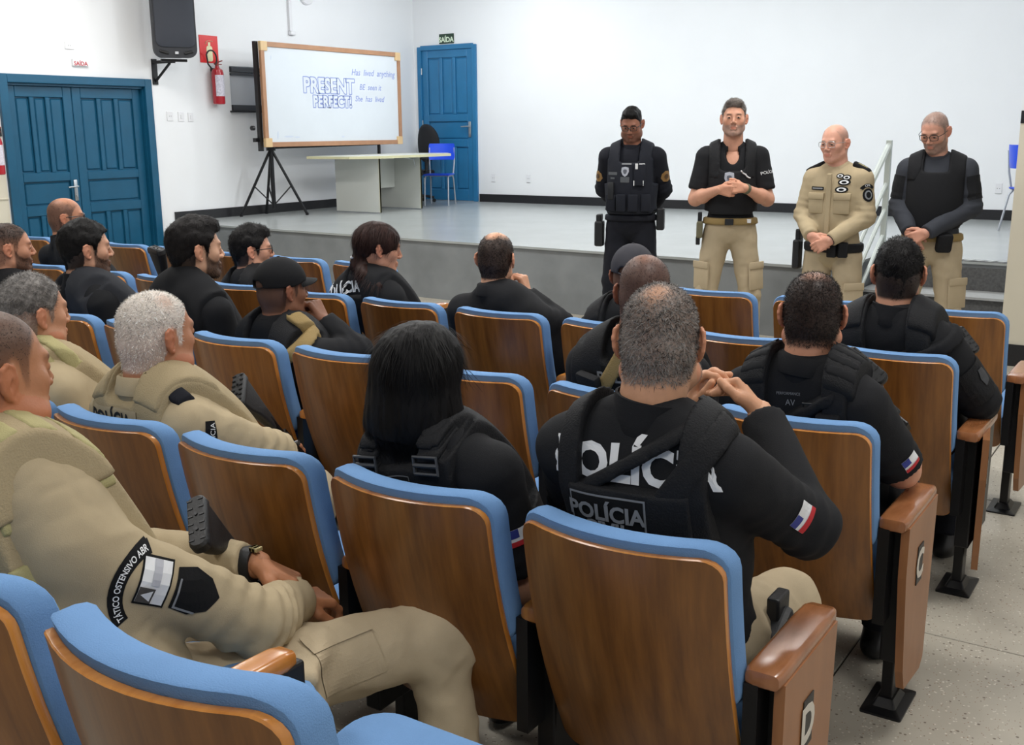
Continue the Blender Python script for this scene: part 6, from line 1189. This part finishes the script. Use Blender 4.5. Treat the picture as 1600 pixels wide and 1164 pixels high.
Fr = Q @ A3(0, 1, 0); U_, V_ = -P.B[:, 0], P.B[:, 2]; pan = vest_full(P, C_VEST, -0.15, 0.15, 0.034, 0.125, 0.040, lo=0.10); straps(P, C_VEST, 0.125, 0.034, -0.20, 0.040)
decal(P, 'badge', [(x*1.15, y*1.2) for x, y in badge], fp(0.02, 0.355), U_, V_, M_SILVER, [pan], 0.004, cuts=1); decal(P, 'badge_emblem', [(x*0.55, y*0.55) for x, y in badge], fp(0.02, 0.355), U_, V_, MATS['badge_dark'], [pan], 0.006, cuts=1)
for t in ((-0.075, 0.38), (-0.105, 0.355)): MB().tube([surf_at(P, [pan], fp(t[0]-0.02+0.012*i, t[1]+0.006*i*i*0.5), Fr)[0]-P.root+Fr*0.006 for i in range(4)], 0.005, 6).build('cable_tie', C_WHITEP, P.o)
b = belt(P, C_TAN, 0.05, 0.024, 0.026); q = surf_at(P, [b], fp(0.01, 0.05), Fr)[0]-P.root; MB().box(q+Fr*0.006, (0.06, 0.012, 0.045), rot=Rz(203), bevel=0.004).build('buckle', C_GUN, b)
q = surf_at(P, [b], fp(-0.12, 0.055), Fr)[0]-P.root; MB().box(q+Fr*0.002, (0.05, 0.006, 0.028), rot=Rz(203-30), bevel=0.002).build('belt_tag', C_WHITEP, b)
MB().box(W(0.215, 0.04, 0.99)-P.root, (0.045, 0.09, 0.12), rot=Rz(203), bevel=0.012).build('holster', mat('olive_holster', srgb(112, 108, 84), 0.6), P.o); MB().box(W(0.215, 0.02, 1.075)-P.root, (0.03, 0.06, 0.08), rot=Rz(203), bevel=0.008).build('pistol_grip', C_GUN, P.o); MB().box(W(0.225, 0.04, 0.91)-P.root, (0.03, 0.04, 0.06), rot=Rz(203), bevel=0.006).build('pistol_muzzle', C_GUN, P.o)
ax = nrm(J['wrL']-J['elL']); MB().lathe([(0.028, -0.012), (0.036, -0.012), (0.037, 0.0), (0.036, 0.012), (0.028, 0.012)], J['wrL']-P.root-ax*0.02, ax, 16).build('wristwatch', mat('olive_watch', srgb(96, 96, 74), 0.5), P.o, smooth=True)
sh, el = J['shL'], J['elL']; d = nrm(el-sh); out = nrm(Fr*0.8-P.B[:, 0]*0.6); out = nrm(out-d*np.dot(out, d)); decal(P, 'sleeve_lettering', ('POLÍCIA', 0.03), sh+d*0.12+out*0.1, np.cross(-d, out), -d, C_WHITEP, [P.shirt], 0.004)
def cargo(P, pts, flap=True):
    for p, n, sz in pts:
        q, nn = surf_at(P, [P.trousers], p, n); nn = nrm(nn+nrm(n)); up = nrm(A3(0, 0, 1)-nn*nn[2]); R = np.stack([np.cross(nn, up), nn, up], 1); q = q-P.root; b_ = MB().box(q-nn*0.002, (sz[0], 0.014, sz[1]), rot=R, bevel=0.0065).build('cargo_pocket', C_TROUS, P.o, smooth=True); MB().box(q+nn*0.006+up*(sz[1]*0.42), (sz[0]*1.03, 0.011, 0.05), rot=R, bevel=0.005).build('pocket_flap', C_TROUS, b_, smooth=True)
cargo(P, [(W(s*0.20, 0.08, 0.66), Q @ A3(s, 0.75, 0), (0.15, 0.19)) for s in (-1, 1)])
# older man in khaki uniform
J, W, Q = standing(-2.135, 7.15, 176, 1.60, s=0.945, sh=0.158, el=((-0.212, 0.02, 1.125), (0.212, 0.02, 1.125)), wr=((-0.06, 0.225, 0.985), (0.075, 0.215, 1.005)), stance=0.13)
P = figure('standing older man in khaki uniform with hands folded at his belt', W(0.02, 0.04, 1.600), 168, J, pitch=6, root=(-2.135, 7.15, 0), skin=(212, 158, 136), girth=0.98, sleeve_r=0.98, res=0.011, seed=33, shirt=C_KHAKI, trousers=C_TROUS, collar='fold', waist=-0.13, hem=-0.02, fw=1.03, hs=1.0, body_yaw=176, nr=0.062, brow=(150, 130, 116),
    hair=dict(col=(120, 110, 104), style='full', shell=False, paint=0.45, n=1800, len=0.005, w=0.0015, soft=0.03, crown=[(0, 0.02, 0.118, 0.08, 0.9), (0, 0.07, 0.08, 0.06, 1.0)]),
    hands=[dict(k='L', fd=Q @ A3(0.8, 0.2, -0.5), pn=Q @ A3(0, -1, 0), side=1, curl=(25, 28, 30, 32), res=0.005), dict(k='R', fd=Q @ A3(-0.75, 0.2, -0.55), pn=Q @ A3(0, -1, 0), side=-1, curl=(30, 32, 34, 36), res=0.005)]); glasses(P.o, P.S, M_CHROME, 0.0016, lens=False)
Fr = Q @ A3(0, 1, 0); U_, V_ = -P.B[:, 0], P.B[:, 2]; pan = P.shirt
col_in = MB().lathe([(0.064, -0.02), (0.066, 0.02)], J['neck']-P.root+A3(0, 0, 0.012)-0.0*Fr, nrm(P.S['head']-J['neck']), 24).build('undershirt', C_BLACK, P.o, smooth=True)
for a_, nm in ((0.085, 1), (-0.085, -1)):
    pouch(P, 'chest_pocket', C_KHAKI, [pan], fp(a_, 0.29), Fr, V_, (0.105, 0.016, 0.12), bevel=0.006); pouch(P, 'pocket_flap', C_KHAKI, [pan], fp(a_, 0.342), Fr, V_, (0.112, 0.028, 0.045), bevel=0.006)
MB().box(surf_at(P, [pan], fp(0.0, 0.25), Fr)[0]-P.root, (0.032, 0.02, 0.48), rot=Rz(176), bevel=0.006).build('shirt_placket', C_KHAKI, P.o)
fd('name_tape', rrect(0.10, 0.022, 0.002, 1), 0.09, 0.392, C_BLACKPATCH, 0.006, cuts=1); fd('name_tape_print', rrect(0.085, 0.009, 0.002, 1), 0.09, 0.392, C_GREYP, 0.0075, cuts=1)
ovl = lambda rx, ry: [(rx*math.cos(t), ry*math.sin(t)) for t in np.linspace(0, 2*math.pi, 15)[:-1]]
for a_, c_, rx, ry in ((-0.055, 0.475, 0.024, 0.016), (-0.095, 0.465, 0.026, 0.018), (-0.085, 0.435, 0.038, 0.021), (-0.075, 0.388, 0.040, 0.022)):
    fd('badge', ovl(rx, ry), a_, c_, C_BLACKPATCH, 0.006, cuts=1); fd('badge_emblem', ovl(rx*0.72, ry*0.62), a_, c_, C_WHITEP, 0.008, cuts=1); fd('badge_emblem', ovl(rx*0.40, ry*0.34), a_, c_, C_BLACKPATCH, 0.0095, cuts=1)
fd('pocket_emblem', [(x*0.7, y*0.9) for x, y in badge], 0.105, 0.27, C_GREYP, 0.012, cuts=1)
for s in (-1, 1): shell(P, 'epaulette', C_BLACKPATCH, 0.024, lambda a, b, c: np.maximum(np.abs(b+0.01)-0.032, np.maximum(np.maximum(0.10-a*s, a*s-0.215), P.L-0.16-c)))
shell(P, 'epaulette_mark', mat('mark_gold', srgb(150, 140, 90), 0.5), 0.0265, lambda a, b, c: np.maximum(np.abs(b+0.01)-0.014, np.maximum(np.maximum(0.12+a, -a-0.20), P.L-0.16-c)))
sh, el = J['shL'], J['elL']; d = nrm(el-sh); out = nrm(Fr*0.7-P.B[:, 0]*0.7); out = nrm(out-d*np.dot(out, d)); u_ = np.cross(-d, out)
decal(P, 'arm_badge', ovl(0.036, 0.044), sh+d*0.115+out*0.1, u_, -d, C_BLACKPATCH, [P.shirt], 0.004, cuts=1); decal(P, 'arm_badge_emblem', ovl(0.024, 0.030), sh+d*0.115+out*0.1, u_, -d, C_GREYP, [P.shirt], 0.006, cuts=1); decal(P, 'arm_badge_emblem', ovl(0.016, 0.02), sh+d*0.115+out*0.1, u_, -d, C_BLACKPATCH, [P.shirt], 0.008, cuts=1)
decal(P, 'arm_tab', arcp(0.040, 0.062, math.radians(40), math.radians(140)), sh+d*0.105+out*0.1, u_, -d, C_BLACKPATCH, [P.shirt], 0.004, cuts=1); decal(P, 'arm_lettering', ('CPR', 0.02), sh+d*0.054+out*0.1, u_, -d, C_WHITEP, [P.shirt], 0.006)
b = belt(P, C_VEST, 0.005, 0.030, 0.030)
for a_ in (-0.05, -0.115, -0.165): pouch(P, 'belt_pouch', C_VEST, [b], fp(a_, 0.0), Fr-P.B[:, 0]*(0.9 if a_ < -0.14 else 0.0), V_, (0.06, 0.04, 0.10))
MB().box(W(0.235, 0.04, 0.86)-P.root, (0.05, 0.08, 0.20), rot=Rz(176), bevel=0.014).build('holster', C_GUN, P.o); MB().box(W(0.235, 0.02, 0.985)-P.root, (0.035, 0.07, 0.09), rot=Rz(176), bevel=0.01).build('pistol_grip', C_GUN, P.o)
ax = nrm(J['wrL']-J['elL']); MB().lathe([(0.028, -0.014), (0.037, -0.014), (0.039, 0.0), (0.037, 0.014), (0.028, 0.014)], J['wrL']-P.root-ax*0.015, ax, 16).build('wristwatch', C_GUN, P.o, smooth=True)
cargo(P, [(W(s*0.185, 0.08, 0.60), Q @ A3(s, 0.75, 0), (0.14, 0.17)) for s in (-1, 1)])
# man in charcoal combat shirt looking down
J, W, Q = standing(-1.565, 7.4, 188, 1.67, s=0.985, sh=0.170, el=((-0.225, 0.0, 1.19), (0.215, 0.0, 1.19)), wr=((0.02, 0.225, 1.035), (0.125, 0.195, 1.035)), stance=0.13)
P = figure('standing man in charcoal combat shirt and glasses looking down', W(0.03, 0.05, 1.668), 172, J, pitch=24, root=(-1.565, 7.4, 0), skin=(206, 152, 130), girth=0.98, sleeve_r=1.05, res=0.011, seed=34, shirt=C_GREY, trousers=C_TROUS, collar='high', waist=0.045, fw=1.02, hs=1.02, body_yaw=188, beard=((120, 108, 100), 0.6, 700), brow=(80, 66, 58),
    hair=dict(col=(98, 86, 80), col2=(140, 130, 124), style='full', shell=False, paint=0.72, n=3500, len=0.006, w=0.0016, fade=(-0.04, 0.04, 0.6), soft=0.03),
    hands=[dict(k='L', fd=Q @ A3(0.75, 0.25, -0.35), pn=Q @ A3(0, -1, 0), side=1, curl=(40, 42, 44, 46), res=0.005), dict(k='R', fd=Q @ A3(-0.45, 0.25, -0.85), pn=Q @ A3(0, -1, 0), side=-1, curl=(25, 27, 30, 33), res=0.005)]); glasses(P.o, P.S, r=0.0022, lens=False)
Fr = Q @ A3(0, 1, 0); U_, V_ = -P.B[:, 0], P.B[:, 2]; pan = vest_full(P, C_BLACK, -0.07, 0.165, 0.030, 0.125, 0.05, lo=0.10); shell(P, 'shoulder_flap', C_BLACK, 0.040, lambda a, b, c: np.maximum(np.abs(a-0.13)-0.045, np.maximum(P.L-0.12-c, np.abs(b-0.03)-0.09)))
b = belt(P, C_TAN, 0.04, 0.025, 0.026); pouch(P, 'belt_pouch', C_VEST, [b], fp(-0.10, 0.02), Fr-P.B[:, 0]*0.3, V_, (0.10, 0.06, 0.13), bevel=0.02)
for s in (-1, 1):
    sh, el = J['sh'+('R' if s > 0 else 'L')], J['el'+('R' if s > 0 else 'L')]; d = nrm(el-sh); out = nrm(Fr*0.5+P.B[:, 0]*s*0.8); out = nrm(out-d*np.dot(out, d)); decal(P, 'sleeve_panel', [(-0.065, -0.075), (0.065, -0.075), (0.065, 0.075), (-0.065, 0.075)], sh+d*0.12+out*0.1, np.cross(-d, out), -d, C_BLACK, [P.shirt], 0.005)
cargo(P, [(W(s*0.20, 0.08, 0.63), Q @ A3(s, 0.75, 0), (0.15, 0.19)) for s in (-1, 1)])

tn = nrm(A3(0.75, -0.45, 0.45)); tu = nrm(A3(0.35, 0.85, 0.1)); tv = np.cross(tn, tu)
decal(E3, 'cargo_pocket', [(-0.075, -0.075), (0.075, -0.075), (0.075, 0.05), (-0.075, 0.05)], A3(-1.50, 1.56, 0.59), tu, tv, C_TROUS, [E3.trousers], 0.004, cuts=4); decal(E3, 'pocket_flap', [(-0.078, 0.02), (0.078, 0.02), (0.078, 0.06), (-0.078, 0.06)], A3(-1.50, 1.56, 0.59), tu, tv, C_TROUS, [E3.trousers], 0.008, cuts=4)
# ================================================================ RIFLES
rifle('black rifle resting between the knees of big khaki man, butt upwards', (-1.800, 1.46, 0.875), (-0.10, 0.42, -0.50), (-0.55, 0.30, 0.78), tail=0.4)
rifle('black rifle held beside the white haired man in khaki, butt upwards', (-2.495, 2.22, 0.925), (-0.02, 0.45, -0.55), (-0.50, 0.35, 0.78), tail=0.4)
rifle('black rifle slung over right shoulder of dark haired man in polo', (-0.800, 3.02, 1.045), (-0.15, 0.88, -0.45), (-0.78, -0.05, 0.62), tail=0.4)
rifle('black rifle slung over right shoulder of man at second row aisle', (-0.715, 4.06, 0.955), (-0.15, 0.88, -0.45), (-0.6, -0.05, 0.8), sc=0.8, tail=0.4)
rifle('black rifle stock standing upright left of the bearded man', (-3.99, 3.12, 1.19), (0.05, 0.25, -0.96), (-0.9, 0.3, 0.0), tail=0.4)
